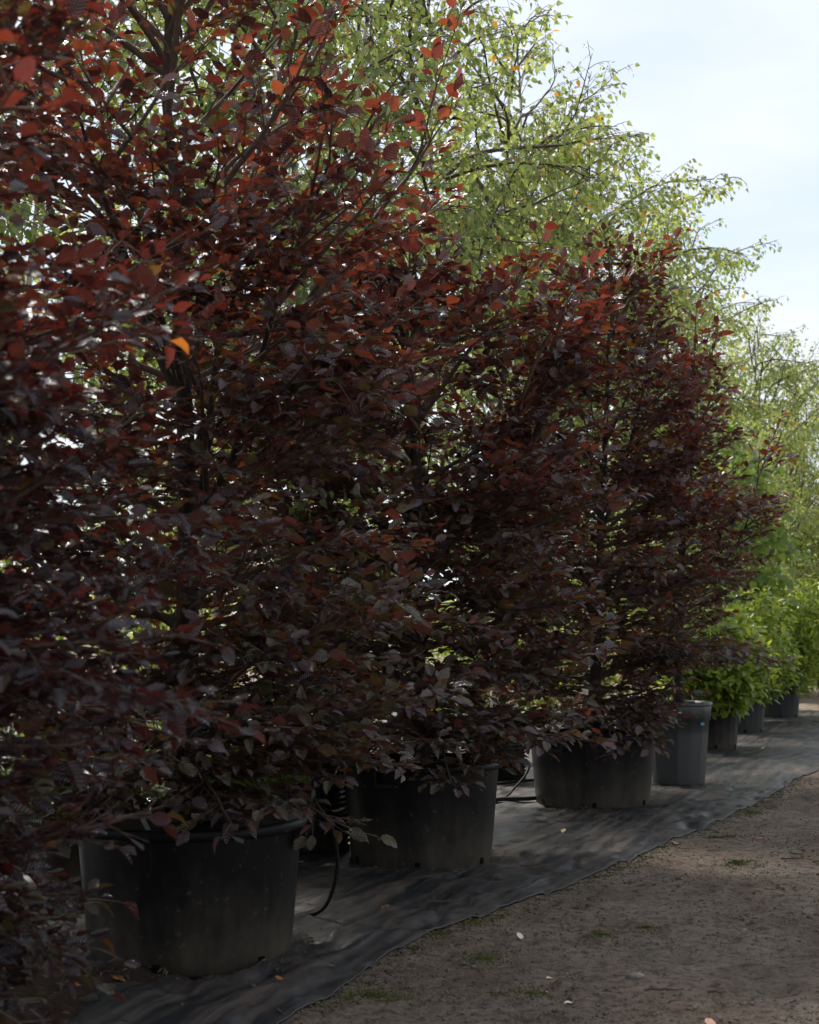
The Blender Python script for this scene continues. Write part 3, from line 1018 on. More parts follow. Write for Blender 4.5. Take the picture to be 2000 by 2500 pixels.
# ------------------------------------------------------------------ the row of potted copper beeches
BEECH = 'copper beeches in the front row of pots'
t = thing('potted_beech', (-1.76, 3.66, 0), 'copper beech filling the left edge of the picture, nearest and out of focus', 'tree', BEECH)
big_pot(t, 0.47, 0.42, 0.58, M['pot_black'], (0.6, 3.7), 0.2, seed=1)
soil_disc(t, 0.45, 0.51, 1)
beech(t, 11, 3.55, [(0.4, 1.05), (1.0, 1.25), (1.8, 1.30), (2.4, 1.15), (3.0, 0.80), (3.8, 0.25)], 0.5, 0.055, 76, leaf=(0.044, 0.076), dark=0.42, olive=1.3, top_shoots=4, low=0.66, dens=1.2, thin=([2.2, 2.8, 3.3], [1, 0.7, 0.5]),
      sprays=[(0.78, 48, -10, 1.05), (0.9, 62, -8, 1.2), (0.80, 20, -14, 1.0), (0.78, 5, -16, 1.0), (0.85, 34, -18, 1.1), (0.95, 12, -8, 1.05), (0.95, 50, -14, 1.0), (0.8, -15, -14, 1.0), (1.2, 38, 2, 1.4), (1.6, 36, 6, 1.45), (2.0, 42, 8, 1.4)])

t = thing('potted_beech', (-0.93, 6.05, 0), 'tall copper beech with a thick forked trunk in a wide black pot', 'tree', BEECH)
pot_b = big_pot(t, 0.475, 0.425, 0.60, M['pot_black'], (-0.12, 3.02), 0.35, seed=2)
soil_disc(t, 0.455, 0.545, 2)
beech(t, 23, 4.75, [(0.4, 1.0), (0.9, 1.18), (1.6, 1.15), (2.4, 1.12), (3.2, 1.06), (3.9, 0.95), (4.8, 0.45)], 0.53, 0.066, 96, n_limb=6, lean=(-0.10, 0.0), top_shoots=12, low=0.76, thin=([3.1, 3.6, 4.1], [1, 0.6, 0.22]),
      leaf=(0.048, 0.091), sprays=[(0.92, -30, -4, 1.0), (0.88, -8, -4, 0.95), (0.95, -50, -5, 1.0), (0.88, -75, -8, 0.8), (0.90, -100, -8, 0.8), (0.88, -125, -10, 0.85), (0.86, -20, -10, 0.85), (0.84, -55, -12, 0.8), (0.90, -150, -8, 0.8), (0.85, -88, -14, 0.7), (1.15, -88, -2, 0.8), (1.1, -62, 0, 0.9), (1.2, -112, 0, 0.85), (3.1, 5, 40, 0.95), (2.8, -15, 34, 0.9), (3.4, 15, 52, 0.9)])

t = thing('potted_beech', (0.07, 8.57, 0), 'copper beech in a wide black pot with soil-stained base, behind the forked one', 'tree', BEECH)
big_pot(t, 0.465, 0.42, 0.62, M['pot_black'], (1.2, 4.3), -0.58, seed=3)
soil_disc(t, 0.445, 0.56, 3)
beech(t, 37, 3.6, [(0.4, 0.9), (0.95, 1.10), (1.6, 1.30), (2.4, 1.30), (3.0, 1.15), (3.4, 0.95), (3.8, 0.5)], 0.55, 0.050, 84, far=True, n_limb=5, top_shoots=8, shoot=0.42, low=0.74,
      sprays=[(0.95, -35, -4, 0.9), (0.9, -70, -6, 1.0)])

t = thing('potted_beech', (1.48, 11.5, 0), 'broad copper beech in a squat black pot beside the slim grey pot', 'tree', BEECH)
big_pot(t, 0.50, 0.455, 0.58, M['pot_black'], (0.9, 4.0), -0.62, seed=4)
soil_disc(t, 0.48, 0.52, 4)
beech(t, 41, 4.6, [(0.4, 0.55), (0.75, 0.65), (1.2, 1.05), (1.7, 1.15), (2.6, 1.20), (3.2, 0.98), (3.6, 0.72), (4.0, 0.45), (4.8, 0.2)], 0.51, 0.050, 84, dens=1.08, far=True, n_limb=5, top_shoots=7, shoot=0.6, low=0.74, lean=(0.25, 0.1),
      sprays=[(0.95, -28, -8, 0.85), (0.85, -60, -8, 0.85), (0.8, -85, -6, 0.8), (0.85, -108, -6, 0.8), (0.8, -45, -10, 0.8), (2.2, -20, 12, 1.45)], autumn=(0.30, -0.85, 2.62, 0.30))

t = thing('potted_beech', (2.47, 13.05, 0), 'dark copper beech in a slim grey pot with a flat banded rim', 'tree', BEECH)
pot_e = big_pot(t, 0.285, 0.235, 0.755, M['pot_grey'], (), 0.3, holes=False, seed=5, ribs=14, band=True)
soil_disc(t, 0.27, 0.69, 5)
beech(t, 53, 4.2, [(0.6, 0.35), (1.1, 0.50), (1.8, 0.60), (2.4, 0.85), (2.7, 0.80), (3.1, 0.58), (3.6, 0.38), (4.6, 0.15)], 0.66, 0.040, 84, dens=1.15, far=True, n_limb=4, top_shoots=9, low=1.05,
      sprays=[(1.30, -5, 2, 0.98), (2.4, -5, 8, 0.9), (2.5, 15, 10, 0.8)])
V = []; F = []
for zz, rr in ((0.568, 0.012), (0.556, 0.020)):
    box(V, F, (0.285 * math.cos(-0.95), 0.285 * math.sin(-0.95), zz), rr, 0.045, 0.010, -0.95)
link('clip', mesh_from('clip', V, F, M['teal'], False), pot_e)

# ------------------------------------------------------------------ laurels at the far end of the row
LAUREL = 'evergreen shrubs in black pots at the far end of the row'
laurels = [
    (3.66, 17.1, 0.29, 0.265, 0.56, [(0.56, 0.40), (0.75, 0.70), (1.05, 0.80), (1.40, 0.66), (1.70, 0.3)], 'glossy green shrub in the black pot just past the slim grey pot', 300),
    (4.66, 19.8, 0.275, 0.25, 0.54, [(0.56, 0.4), (0.8, 0.66), (1.2, 0.76), (1.7, 0.62), (2.05, 0.25)], 'glossy green shrub in the middle of three, half hidden by its neighbours', 200),
    (6.10, 23.4, 0.32, 0.28, 0.58, [(0.60, 0.5), (0.85, 0.80), (1.5, 1.0), (2.1, 0.88), (2.5, 0.35)], 'large bright green shrub in the last whole pot of the row', 300),
    (8.15, 27.2, 0.33, 0.29, 0.58, [(0.55, 0.55), (0.95, 0.85), (1.6, 0.9), (2.2, 0.65), (2.6, 0.25)], 'bright green shrub at the right edge, beyond the last whole pot', 100),
]
for i, (x, y, rt, rb, h, env, lab, nl) in enumerate(laurels):
    t = thing('potted_shrub', (x, y, 0), lab, 'shrub', LAUREL)
    big_pot(t, rt, rb, h, M['pot_slate'] if i else M['pot_black'], (), 0.4 + i, seed=20 + i, ribs=18)
    soil_disc(t, rt - 0.02, h - 0.06, 20 + i)
    bush(t, 200 + i, env, (460, 300, 460, 360)[i], 12, 'laurel', 'laurel_leaf', (0.09, 0.15), h - 0.05, 0.06, n_leaf=nl, fill=0.8)

# ------------------------------------------------------------------ birches standing behind
BIRCH = 'birches standing in pots behind the copper beeches'
ENVB = lambda H, r: [(1.4, r * 0.7), (2.4, r * 0.95), (H * 0.55, r), (H * 0.78, r * 0.75), (H, r * 0.25)]
birches = [
    # x, y, H, radius, trunk r, lean, second, n_leaf, pot, label, sprays
    (-3.35, 7.9, 6.8, 1.25, 0.040, (0.1, 0), None, 80, 'p', 'extra birch added for its shade at the left edge, mostly hidden by the blurred copper beech', ()),  # extra tree, added so its crown shades the soil at lower left
    (-2.55, 8.7, 7.2, 1.15, 0.040, (0.15, 0), (0.5, 0.1), 120, 'p', 'pale-stemmed birch showing above the upper left corner of the copper beeches', ()),
    (-1.34, 9.7, 7.6, 1.20, 0.042, (0.22, 0), None, 200, 'p', 'birch whose slim straight white trunk rises through the forked copper beech', ()),
    (-0.66, 8.95, 6.6, 0.95, 0.034, (-0.02, 0.1), None, 120, 'a', 'birch in a studded air pot behind the widest black pot', ()),
    (-1.02, 10.9, 7.6, 1.15, 0.046, (0.85, 0.1), (0.35, 0.2), 150, 'p', 'birch with a thick trunk leaning to the right', ()),
    (0.06, 12.1, 7.8, 1.35, 0.042, (0.05, 0), None, 250, 'p', 'birch with long arching branches reaching out over the sky', [(4.2, -8, 42, 2.3), (4.7, 5, 40, 2.2), (3.9, -20, 30, 1.9), (5.1, -5, 34, 2.1)]),
    (0.80, 13.25, 7.4, 1.35, 0.040, (0.1, 0.2), None, 250, 'a', 'birch in a studded air pot between two wide black pots', [(4.0, 0, 36, 2.1), (3.4, -10, 28, 2.0), (4.6, 10, 42, 1.9)]),
    (0.95, 15.1, 7.9, 1.45, 0.042, (0.2, 0), None, 200, 'p', 'birch in a plain pot beyond the air pot, crown flecked with yellow', [(4.4, -5, 30, 2.4), (5.2, 5, 36, 2.1), (3.7, 0, 24, 2.2)]),
    (2.05, 16.6, 7.6, 1.45, 0.042, (0.1, 0), None, 200, 'p', 'birch with a forked outline right of the yellow-flecked crown', [(5.0, 0, 38, 1.9), (4.2, -8, 28, 2.0)]),
    (2.95, 18.6, 7.7, 1.40, 0.040, (0.15, 0), None, 120, 'p', 'birch with dark thin stems against the sky above the slim grey pot', [(5.2, -10, 45, 1.9), (4.4, 0, 30, 1.9)]),
    (3.9, 20.9, 7.5, 1.40, 0.040, (0.1, 0), None, 100, 'p', 'birch crown sloping down right of the dark-stemmed birch', ()),
    (4.75, 23.9, 7.7, 1.40, 0.040, (0.2, 0), None, 80, 'p', 'birch rising behind the round-leaved tree', [(5.0, 0, 40, 1.8)]),
    (6.2, 26.2, 7.4, 1.40, 0.040, (0.1, 0), None, 60, 'p', 'second last birch of the row, low against the sky', ()),
    (7.7, 29.0, 7.4, 1.35, 0.040, (0.1, 0), None, 40, 'p', 'last birch of the row, crown cut by the right edge', ()),
]
for i, (x, y, H, r, tr, lean, second, nl, pk, lab, spr) in enumerate(birches):
    t = thing('potted_birch', (x, y, 0), lab, 'tree', BIRCH)
    if pk == 'a':
        air_pot(t, 0.27, 0.62); soil_disc(t, 0.255, 0.55, 60 + i); zp = 0.54
    else:
        big_pot(t, 0.27, 0.235, 0.46, M['pot_slate'], (), 0.1 * i, seed=60 + i, holes=False); soil_disc(t, 0.25, 0.41, 60 + i); zp = 0.40
    birch(t, 300 + i, H, ENVB(H, r), zp, tr, 36 if second is None else 46, 1.5 if y < 18 else 0.8, lean, nl, sprays=spr, second=second, split=y < 18, dens=0.86 if 11.5 < y < 14 else 1.0)

# ------------------------------------------------------------------ other greenery behind
t = thing('lime_tree', (4.62, 22.1, 0), 'young tree with large round green leaves, between the birches and the evergreen shrubs', 'tree')
big_pot(t, 0.28, 0.24, 0.46, M['pot_slate'], (), 0, seed=90, holes=False); soil_disc(t, 0.26, 0.41, 90)
bush(t, 401, [(0.9, 0.9), (1.8, 1.35), (2.8, 1.45), (3.8, 1.15), (4.9, 0.35)], 460, 10, 'lime', 'lime_leaf', (0.09, 0.16), 0.4, 0.05, n_leaf=200, trunk=0.045, fill=0.5, hang=0.15, spread=0.10, up=0.6, njit=0.7, rosette=False)

FAR = 'feathery trees at the end of the yard'
for i, (x, y, H, r, lab) in enumerate([
        (7.3, 32.0, 7.0, 2.0, 'low feathery yellow-green tree behind the last birches'),
        (9.3, 33.5, 7.9, 2.2, 'feathery yellow-green tree standing at the right edge'),
        (10.2, 40.0, 7.6, 2.2, 'tallest feathery tree, farthest back at the right edge')]):
    t = thing('feathery_tree', (x, y, -0.05), lab, 'tree', FAR)
    bush(t, 500 + i, [(0.15, r * 0.8), (H * 0.25, r), (H * 0.55, r * 0.92), (H * 0.8, r * 0.6), (H, r * 0.15)], 1150, 13, 'fine', 'shrub_leaf', (0.10, 0.19), 0.0, 0.1, hang=0.9, trunk=0.08, fill=0.9, spread=0.16, up=0.4, njit=0.8, rosette=False)

TUCK = 'dark green potted shrubs tucked behind the front row'
for i, (x, y, H, lab) in enumerate([(-2.45, 6.9, 1.5, 'dark green shrub tucked behind the nearest beech at the left edge'), (-1.85, 7.9, 1.15, 'dark green shrub tucked behind the widest pot, left of the trunk'),
                                    (-1.05, 8.3, 0.95, 'dark green shrub tucked behind the widest pot, right of the trunk')]):
    t = thing('potted_shrub', (x, y, 0), lab, 'shrub', TUCK)
    big_pot(t, 0.25, 0.21, 0.40, M['pot_black'], (), 0.3 * i, seed=80 + i, holes=False); soil_disc(t, 0.23, 0.35, 80 + i)
    bush(t, 450 + i, [(0.35, 0.35), (0.6, 0.50), (H * 0.75, 0.45), (H, 0.15)], 230, 10, 'laurel', 'lime_leaf', (0.06, 0.10), 0.34, 0.05, n_leaf=30, fill=0.7)

BACK = 'green shrubs far back behind the birches'
backs = [
    (-4.0, 11.8, 4.4, 1.1, 'drooping green tree behind the copper beeches, farthest to the left'),
    (-2.2, 13.2, 4.0, 1.1, 'drooping green tree glimpsed beside the forked trunk'),
    (-0.7, 15.8, 3.0, 1.1, 'green shrub glimpsed under the leaning birch'),
    (0.9, 19.0, 2.4, 1.1, 'green shrub glimpsed low behind the air pots'),
    (2.2, 22.5, 2.6, 1.2, 'green shrub glimpsed low behind the broad copper beech'),
    (3.6, 26.5, 3.0, 1.3, 'green shrub glimpsed low behind the slim grey pot'),
    (5.6, 30.0, 3.6, 1.4, 'green shrub filling the gap below the last birches')]
for i, (x, y, H, r, lab) in enumerate(backs):
    t = thing('green_shrub', (x, y, -0.03), lab, 'shrub', BACK)
    bush(t, 600 + i, [(0.2, r * 0.7), (H * 0.3, r), (H * 0.65, r * 0.85), (H, r * 0.2)], 340, 12, 'fine', 'shrub_leaf', (0.07, 0.13), 0.0, 0.08, hang=0.8 if i < 2 else 0.2, trunk=0.06, fill=0.7, spread=0.14, up=0.5, njit=0.8, rosette=False)

# ------------------------------------------------------------------ which leaves show: the largest in view become single parts
def project(p):
    d = np.maximum(p[:, 1], 0.1)
    return 1000 + 3472 * p[:, 0] / d, 1550 - 3472 * (p[:, 2] - EYE) / d, d
CELL = 14.0
GW, GH = int(2000 / CELL) + 3, int(2500 / CELL) + 3
zbuf = np.full((GH, GW), 1e9)
info = []
for root, lv, mat, nl in PLANTS:
    wp = lv.p + np.array(root.location)[None] + lv.x * lv.s[:, None] * 0.5
    u, v, d = project(wp)
    px = 3472 * lv.s / d
    cx = np.floor(u / CELL).astype(int) + 1; cyy = np.floor(v / CELL).astype(int) + 1
    view = unit(wp - np.array([0, 0, EYE]))
    face = np.abs(np.sum(lv.z * view, -1))
    ok = (u > 0) & (u < 2000) & (v > 0) & (v < 2500) & (wp[:, 1] > 0.5)
    info.append((cx, cyy, d, px, face, ok))
    rad = np.minimum(np.round(px * 0.30 / CELL).astype(int), 3)
    for r in range(0, 4):
        s = ok & (rad >= r) & (face > 0.15)
        for dx in range(-r, r + 1):
            for dy in range(-r, r + 1):
                if max(abs(dx), abs(dy)) == r:
                    np.minimum.at(zbuf, (np.clip(cyy[s] + dy, 0, GH - 1), np.clip(cx[s] + dx, 0, GW - 1)), d[s])

VAR = {}
def variants(kind, mat):
    if kind not in VAR:
        if kind == 'beech':
            f = lambda r: float(r.uniform(0.74, 0.95) if r.random() < 0.15 else r.beta(1.3, 1.8) * 0.76)
        elif kind == 'birch':
            f = lambda r: float(r.uniform(0.93, 1.0) if r.random() < 0.03 else r.beta(2, 2.2) * 0.9)
        else:
            f = lambda r: float(r.beta(1.8, 1.8) * 0.985)
        v = leaf_variants(kind, M[mat], 40, f, 77)
        v.sort(key=lambda q: q[0])
        VAR[kind] = (np.array([q[0] for q in v]), [q[1] for q in v])
    return VAR[kind]

for (root, lv, mat, nl), (cx, cyy, d, px, face, ok) in zip(PLANTS, info):
    single = np.zeros(len(lv.p), bool)
    if nl:
        vis = ok & (d <= zbuf[np.clip(cyy, 0, GH - 1), np.clip(cx, 0, GW - 1)] + 0.03)
        score = np.where(vis, px * (0.7 + face) * np.random.default_rng(4).uniform(0.75, 1, len(px)), -1)
        order = np.argsort(-score)[:nl]
        order = order[score[order] > 0]
        single[order] = True
        ts, ms = variants(lv.kind, mat)
        yv = np.cross(lv.z, lv.x)
        for i in order:
            j = int(np.clip(np.searchsorted(ts, lv.t[i]), 0, len(ts) - 1))
            o = bpy.data.objects.new('leaf', ms[j])
            COL.objects.link(o)
            o.parent = root
            s = float(lv.s[i])
            x, y, z, p = lv.x[i], yv[i], lv.z[i], lv.p[i]
            o.matrix_basis = Matrix(((x[0] * s, y[0] * s, z[0] * s, p[0]), (x[1] * s, y[1] * s, z[1] * s, p[1]), (x[2] * s, y[2] * s, z[2] * s, p[2]), (0, 0, 0, 1)))
    link('crown', leaf_mesh('crown', lv, ~single, M[mat]), root, 'stuff')

# ------------------------------------------------------------------ far wood on the horizon
rng = np.random.default_rng(9)
n = 7000
a = rng.uniform(-0.9, 0.75, n)
dist = rng.uniform(110, 135, n)
hh = 4.5 + 2.0 * vnoise(a * 25, a * 0, 5) + 1.2 * vnoise(a * 80, a * 0, 6)
zz = rng.uniform(0, 1, n) ** 0.8 * hh
wood = Leaves('clump')
wood.add(np.stack([np.sin(a) * dist, np.cos(a) * dist, zz], -1), rng.normal(0, 1, (n, 3)), rng.normal(0, 0.6, (n, 3)) + UP * 0.5, rng.uniform(0.5, 1.0, n), rng.uniform(0, 0.9, n))
wood.pack(rng)
tag(link('distant_woodland', leaf_mesh('distant_woodland', wood, np.ones(n, bool), M['shrub_leaf']), None, 'stuff'), 'low belt of green woodland far off on the horizon', 'woodland')

# ------------------------------------------------------------------ small things
link('hem', tube_mesh('hem', hem_pts, np.full((1, len(ysf)), 0.0045), 5, M['fabric']), fab)

# loose soil, litter and moss
def crumbs(name, n, area, size, mat, seed, label, cat, zfn):
    rng = np.random.default_rng(seed)
    x, y = area(rng, n)
    base = np.array([(1, 0, 0), (-0.5, 0.87, 0), (-0.5, -0.87, 0), (0, 0, 0.8), (0, 0, -0.5)])
    F = np.array([(0, 1, 3), (1, 2, 3), (2, 0, 3), (1, 0, 4), (2, 1, 4), (0, 2, 4)])
    m = len(x)
    s = rng.uniform(size[0], size[1], m) * rng.uniform(0.4, 1, m)
    B = base[None] * rng.uniform(0.6, 1.4, (m, 5, 3))
    a = rng.uniform(0, 6.28, m)
    ca, sa = np.cos(a)[:, None], np.sin(a)[:, None]
    Vx = B[:, :, 0] * ca - B[:, :, 1] * sa; Vy = B[:, :, 0] * sa + B[:, :, 1] * ca
    V = np.stack([x[:, None] + Vx * s[:, None], y[:, None] + Vy * s[:, None], zfn(x, y)[:, None] + B[:, :, 2] * s[:, None]], -1)
    FF = (F[None] + (np.arange(m) * 5)[:, None, None]).reshape(-1, 3)
    return tag(link(name, mesh_from(name, V.reshape(-1, 3), FF, M[mat], False), None, 'stuff'), label, cat)

def path_area(rng, n):
    y = 4.4 + rng.uniform(0, 1, n) ** 1.6 * 9
    x = edge_x(y) + 0.02 + rng.uniform(0, 1, n) * 3.2
    cl = vnoise(x * 1.6, y * 1.2, 31) + rng.uniform(-0.6, 0.6, n)
    return x[cl > 0], y[cl > 0]
crumbs('soil_crumbs', 17000, path_area, (0.004, 0.017), 'pebble', 1, 'loose crumbs of earth strewn over the brown path', 'soil', hp)
def edge_area(rng, n):
    y = 4.6 + rng.uniform(0, 1, n) * 9
    x = edge_x(y) + np.abs(rng.normal(0, 0.10, n)) - 0.03
    return x, y
crumbs('edge_grit', 2500, edge_area, (0.003, 0.012), 'pebble', 2, 'grit gathered along the edge of the black fabric', 'grit', lambda x, y: hp(x, y) + 0.004)
def litter_area(rng, n):
    x = rng.uniform(-2.6, -0.95, n); y = rng.uniform(4.7, 5.9, n)
    k = (x - (-0.95)) * 0.93 - (y - 5.6) * 0.37 < 0.02 * rng.normal(0, 1, n)
    return x[k], y[k]

# patch of bare soil showing at the lower left
pv = []; pf = []
nx, ny = 40, 40
gx = np.linspace(-3.0, -0.95, nx); gy = np.linspace(4.65, 5.75, ny)
GX, GY = np.meshgrid(gx, gy)
GX = GX - 0.30 * (5.75 - GY) * (GX > -1.6) * ((GX + 1.6) / 0.65) + 0.04 * vnoise(GX * 6, GY * 6, 41)
FZ = hp(GX, GY) + 0.012 + fabric_fold(GX, GY, np.ones_like(GX))
edgef = np.minimum(np.minimum(np.arange(nx)[None, ::-1], 6), np.minimum(np.arange(ny)[:, None], np.arange(ny)[::-1, None])) / 6
FZ = FZ + np.where(edgef < 0.05, -0.01, 0.012 + 0.012 * vnoise(GX * 9, GY * 9, 42) + 0.006 * vnoise(GX * 25, GY * 25, 43))
link('soil_patch', mesh_from('soil_patch', np.stack([GX, GY, FZ], -1).reshape(-1, 3), grid_faces(ny, nx), M['soil']), kind='structure')

def blades(name, spots, mat, seed, label, cat, h=(0.004, 0.012), w=0.004):
    rng = np.random.default_rng(seed)
    P = []
    for (x, y, r, n) in spots:
        a = rng.uniform(0, 6.28, n); q = np.abs(rng.normal(0, r * 0.5, n))
        q = q * rng.uniform(0.3, 2.4); P.append(np.stack([x + q * np.cos(a) * rng.uniform(1, 2), y + q * np.sin(a)], -1))
    P = np.concatenate(P)
    n = len(P)
    z = hp(P[:, 0], P[:, 1])
    hh = rng.uniform(h[0], h[1], n)
    a = rng.uniform(0, 6.28, n)
    dx = np.cos(a) * w; dy = np.sin(a) * w
    tip = np.stack([P[:, 0] + rng.normal(0, 0.006, n), P[:, 1] + rng.normal(0, 0.006, n), z + hh], -1)
    V = np.stack([np.stack([P[:, 0] - dx, P[:, 1] - dy, z - 0.002], -1), np.stack([P[:, 0] + dx, P[:, 1] + dy, z - 0.002], -1), tip], 1).reshape(-1, 3)
    F = np.arange(n * 3).reshape(-1, 3)
    return tag(link(name, mesh_from(name, V, F, M[mat], False), None, 'stuff'), label, cat)
spots = [(2.10, 9.55, 0.14, 900), (1.97, 8.54, 0.10, 700), (0.86, 6.4, 0.05, 250), (-0.13, 5.40, 0.07, 700), (0.33, 6.0, 0.06, 300), (0.46, 5.45, 0.09, 300), (1.1, 6.58, 0.05, 200),
         (0.30, 6.72, 0.07, 350), (1.05, 8.0, 0.06, 350), (1.45, 8.75, 0.06, 350), (0.02, 6.2, 0.05, 300), (2.6, 10.9, 0.10, 500), (0.12, 6.42, 0.06, 300)]
rr = np.random.default_rng(5)
for i in range(60):
    y = rr.uniform(5.2, 13); spots.append((float(edge_x(y)) + rr.uniform(0.0, 0.08), y, 0.05, 40))
for i in range(50):
    y = rr.uniform(4.6, 10); spots.append((float(edge_x(y)) + rr.uniform(0.2, 2.4), y, 0.10, 18))
blades('moss', spots, 'moss', 3, 'low moss in scattered tufts on the path and along the fabric edge', 'moss')

# brown leaf bits blown against the pots and into the folds
rng = np.random.default_rng(88)
pc = [(-0.93, 6.05, 0.44), (0.07, 8.57, 0.43), (1.48, 11.5, 0.47), (2.47, 13.05, 0.25), (-1.76, 3.66, 0.44)]
lx = []; ly = []
for (px_, py_, r_) in pc:
    a = rng.uniform(-2.6, 0.9, 120); q = r_ + 0.02 + np.abs(rng.normal(0, 0.10, 120))
    lx.append(px_ + q * np.cos(a)); ly.append(py_ + q * np.sin(a))
y_ = rng.uniform(4.8, 14, 260); lx.append(edge_x(y_) - np.abs(rng.normal(0, 0.5, 260)) - 0.02); ly.append(y_)
x_ = rng.uniform(-2.2, -0.95, 220); y_ = rng.uniform(4.7, 5.7, 220); lx.append(x_); ly.append(y_)
lx = np.concatenate(lx); ly = np.concatenate(ly)
okk = lx < edge_x(ly)
lx, ly = lx[okk], ly[okk]
lz = hp(lx, ly) + 0.018 + fabric_fold(lx, ly, np.maximum(edge_x(ly) - lx, 0)) + np.where((lx < -0.9) & (ly < 5.8) & (ly > 4.6), 0.022, 0.0)
lit = Leaves('fine')
az_ = rng.uniform(0, 6.28, len(lx))
lit.add(np.stack([lx, ly, lz], -1), np.stack([np.cos(az_), np.sin(az_), rng.normal(0, 0.15, len(lx))], -1), UP + rng.normal(0, 0.3, (len(lx), 3)), rng.uniform(0.012, 0.040, len(lx)), rng.uniform(0, 1, len(lx)))
lit.pack(rng)
tag(link('leaf_litter', leaf_mesh('leaf_litter', lit, np.ones(len(lx), bool), M['litter']), None, 'stuff'), 'brown bits of dry leaf strewn over the black fabric', 'litter')

# fallen leaves, each its own thing
def fallen(x, y, s, mat, label, seed, on='path', group='fallen leaves'):
    rng = np.random.default_rng(seed)
    T, F = TPL['birch' if s < 0.05 else 'beech']
    zl = leaf_shape(T, np.array([rng.uniform(0.15, 0.5)]), np.array([rng.normal(0.15, 0.15)]))[0]
    V = np.stack([T[:, 0] - 0.5, T[:, 1], zl], -1) * s * 0.78
    o = link('fallen_leaf', mesh_from('fallen_leaf', V, F.copy(), M[mat]))
    z = float(hp(np.array([x]), np.array([y]))[0]) + 0.006 if on == 'path' else fabric_z(x, y) + 0.006
    o.location = (x, y, z)
    o.rotation_euler = (rng.normal(0, 0.15), rng.normal(0, 0.15), rng.uniform(0, 6.28))
    tag(o, label, 'leaf', group)
fallen(0.49, 6.32, 0.06, 'pale_leaf', 'pale leaf lying flat on the path nearest the fabric edge', 1)
fallen(0.27, 5.78, 0.05, 'pale_leaf', 'small pale leaf on the path left of the orange one', 2)
fallen(0.56, 5.66, 0.05, 'pale_leaf', 'thin cream leaf on the path behind the orange one', 3)
fallen(0.57, 5.55, 0.05, 'orange_leaf', 'small orange leaf among the pale ones on the path', 4)
fallen(0.53, 5.46, 0.045, 'dry_leaf', 'tiny tan leaf touching the orange leaf on the path', 14)
fallen(0.60, 5.32, 0.065, 'pale_leaf', 'brightest cream leaf low on the path', 5)
fallen(0.55, 5.14, 0.06, 'pale_leaf', 'whitish leaf nearest the bottom edge of the path', 6)
fallen(1.05, 4.97, 0.075, 'pink_leaf', 'pinkish leaf cut by the bottom edge of the picture', 7)
fallen(1.51, 7.95, 0.07, 'dry_leaf', 'yellow leaf alone in the middle of the path', 8)
fallen(1.73, 9.28, 0.09, 'pale_leaf', 'cream leaf beside the fabric edge near the mossy patch', 9)
fallen(2.33, 9.4, 0.07, 'orange_leaf', 'orange leaf on the path right of the mossy patch', 10)
fallen(-0.12, 6.97, 0.065, 'orange_leaf', 'orange leaf on the black fabric beside the widest pot', 11, 'fabric')
fallen(-0.49, 5.33, 0.055, 'orange_leaf', 'rusty leaf in a fold of the fabric before the widest pot', 12, 'fabric')
fallen(-1.22, 5.25, 0.075, 'orange_leaf', 'orange leaf on the bare soil at the lower left', 13, 'fabric')
fallen(-1.10, 5.38, 0.07, 'orange_leaf', 'rusty orange leaf on the soil nearest the widest pot', 15, 'fabric')
fallen(2.2, 13.6, 0.08, 'pale_leaf', 'pale leaf on the fabric in front of the slim grey pot', 16, 'fabric')
fallen(1.05, 9.7, 0.07, 'dry_leaf', 'yellow speck of leaf on the fabric before the squat pot', 17, 'fabric')
fallen(4.2, 16.9, 0.10, 'pale_leaf', 'pale leaf on the fabric beside the first green shrub', 18, 'fabric')

def twig(x, y, ln, az, seed, label, on='path'):
    rng = np.random.default_rng(seed)
    t = np.linspace(-0.5, 0.5, 7)
    P = np.stack([t * ln * math.cos(az) + rng.normal(0, ln * 0.03, 7), t * ln * math.sin(az) + rng.normal(0, ln * 0.03, 7), 0.006 + np.abs(rng.normal(0, 0.004, 7))], -1)[None]
    o = link('fallen_twig', tube_mesh('fallen_twig', P, taper(P, 0.006, 0.003), 5, M['beech_twig']))
    o.location = (x, y, (float(hp(np.array([x]), np.array([y]))[0]) if on == 'path' else fabric_z(x, y)) + 0.004)
    tag(o, label, 'twig', 'fallen twigs')
twig(2.42, 9.0, 0.16, -0.8, 1, 'short twig right of the mossy patch, pointing down the path')
twig(2.35, 8.72, 0.15, 0.1, 2, 'pale twig lying across the path below the mossy patch')
twig(2.55, 8.55, 0.32, 0.25, 3, 'longest twig on the path, near the right edge')
twig(2.45, 8.05, 0.28, -0.05, 4, 'dark twig lying level near the right edge of the path')
twig(0.98, 5.45, 0.15, 0.05, 5, 'dark twig low on the path, right of the fallen leaves')
twig(1.17, 5.42, 0.07, -0.1, 6, 'stub of twig right of the dark low twig')
twig(0.17, 7.05, 0.17, 0.1, 7, 'thin twig on the fabric right of the orange leaf', 'fabric')
twig(0.72, 8.2, 0.16, 0.3, 8, 'twig on the fabric in front of the stained pot', 'fabric')

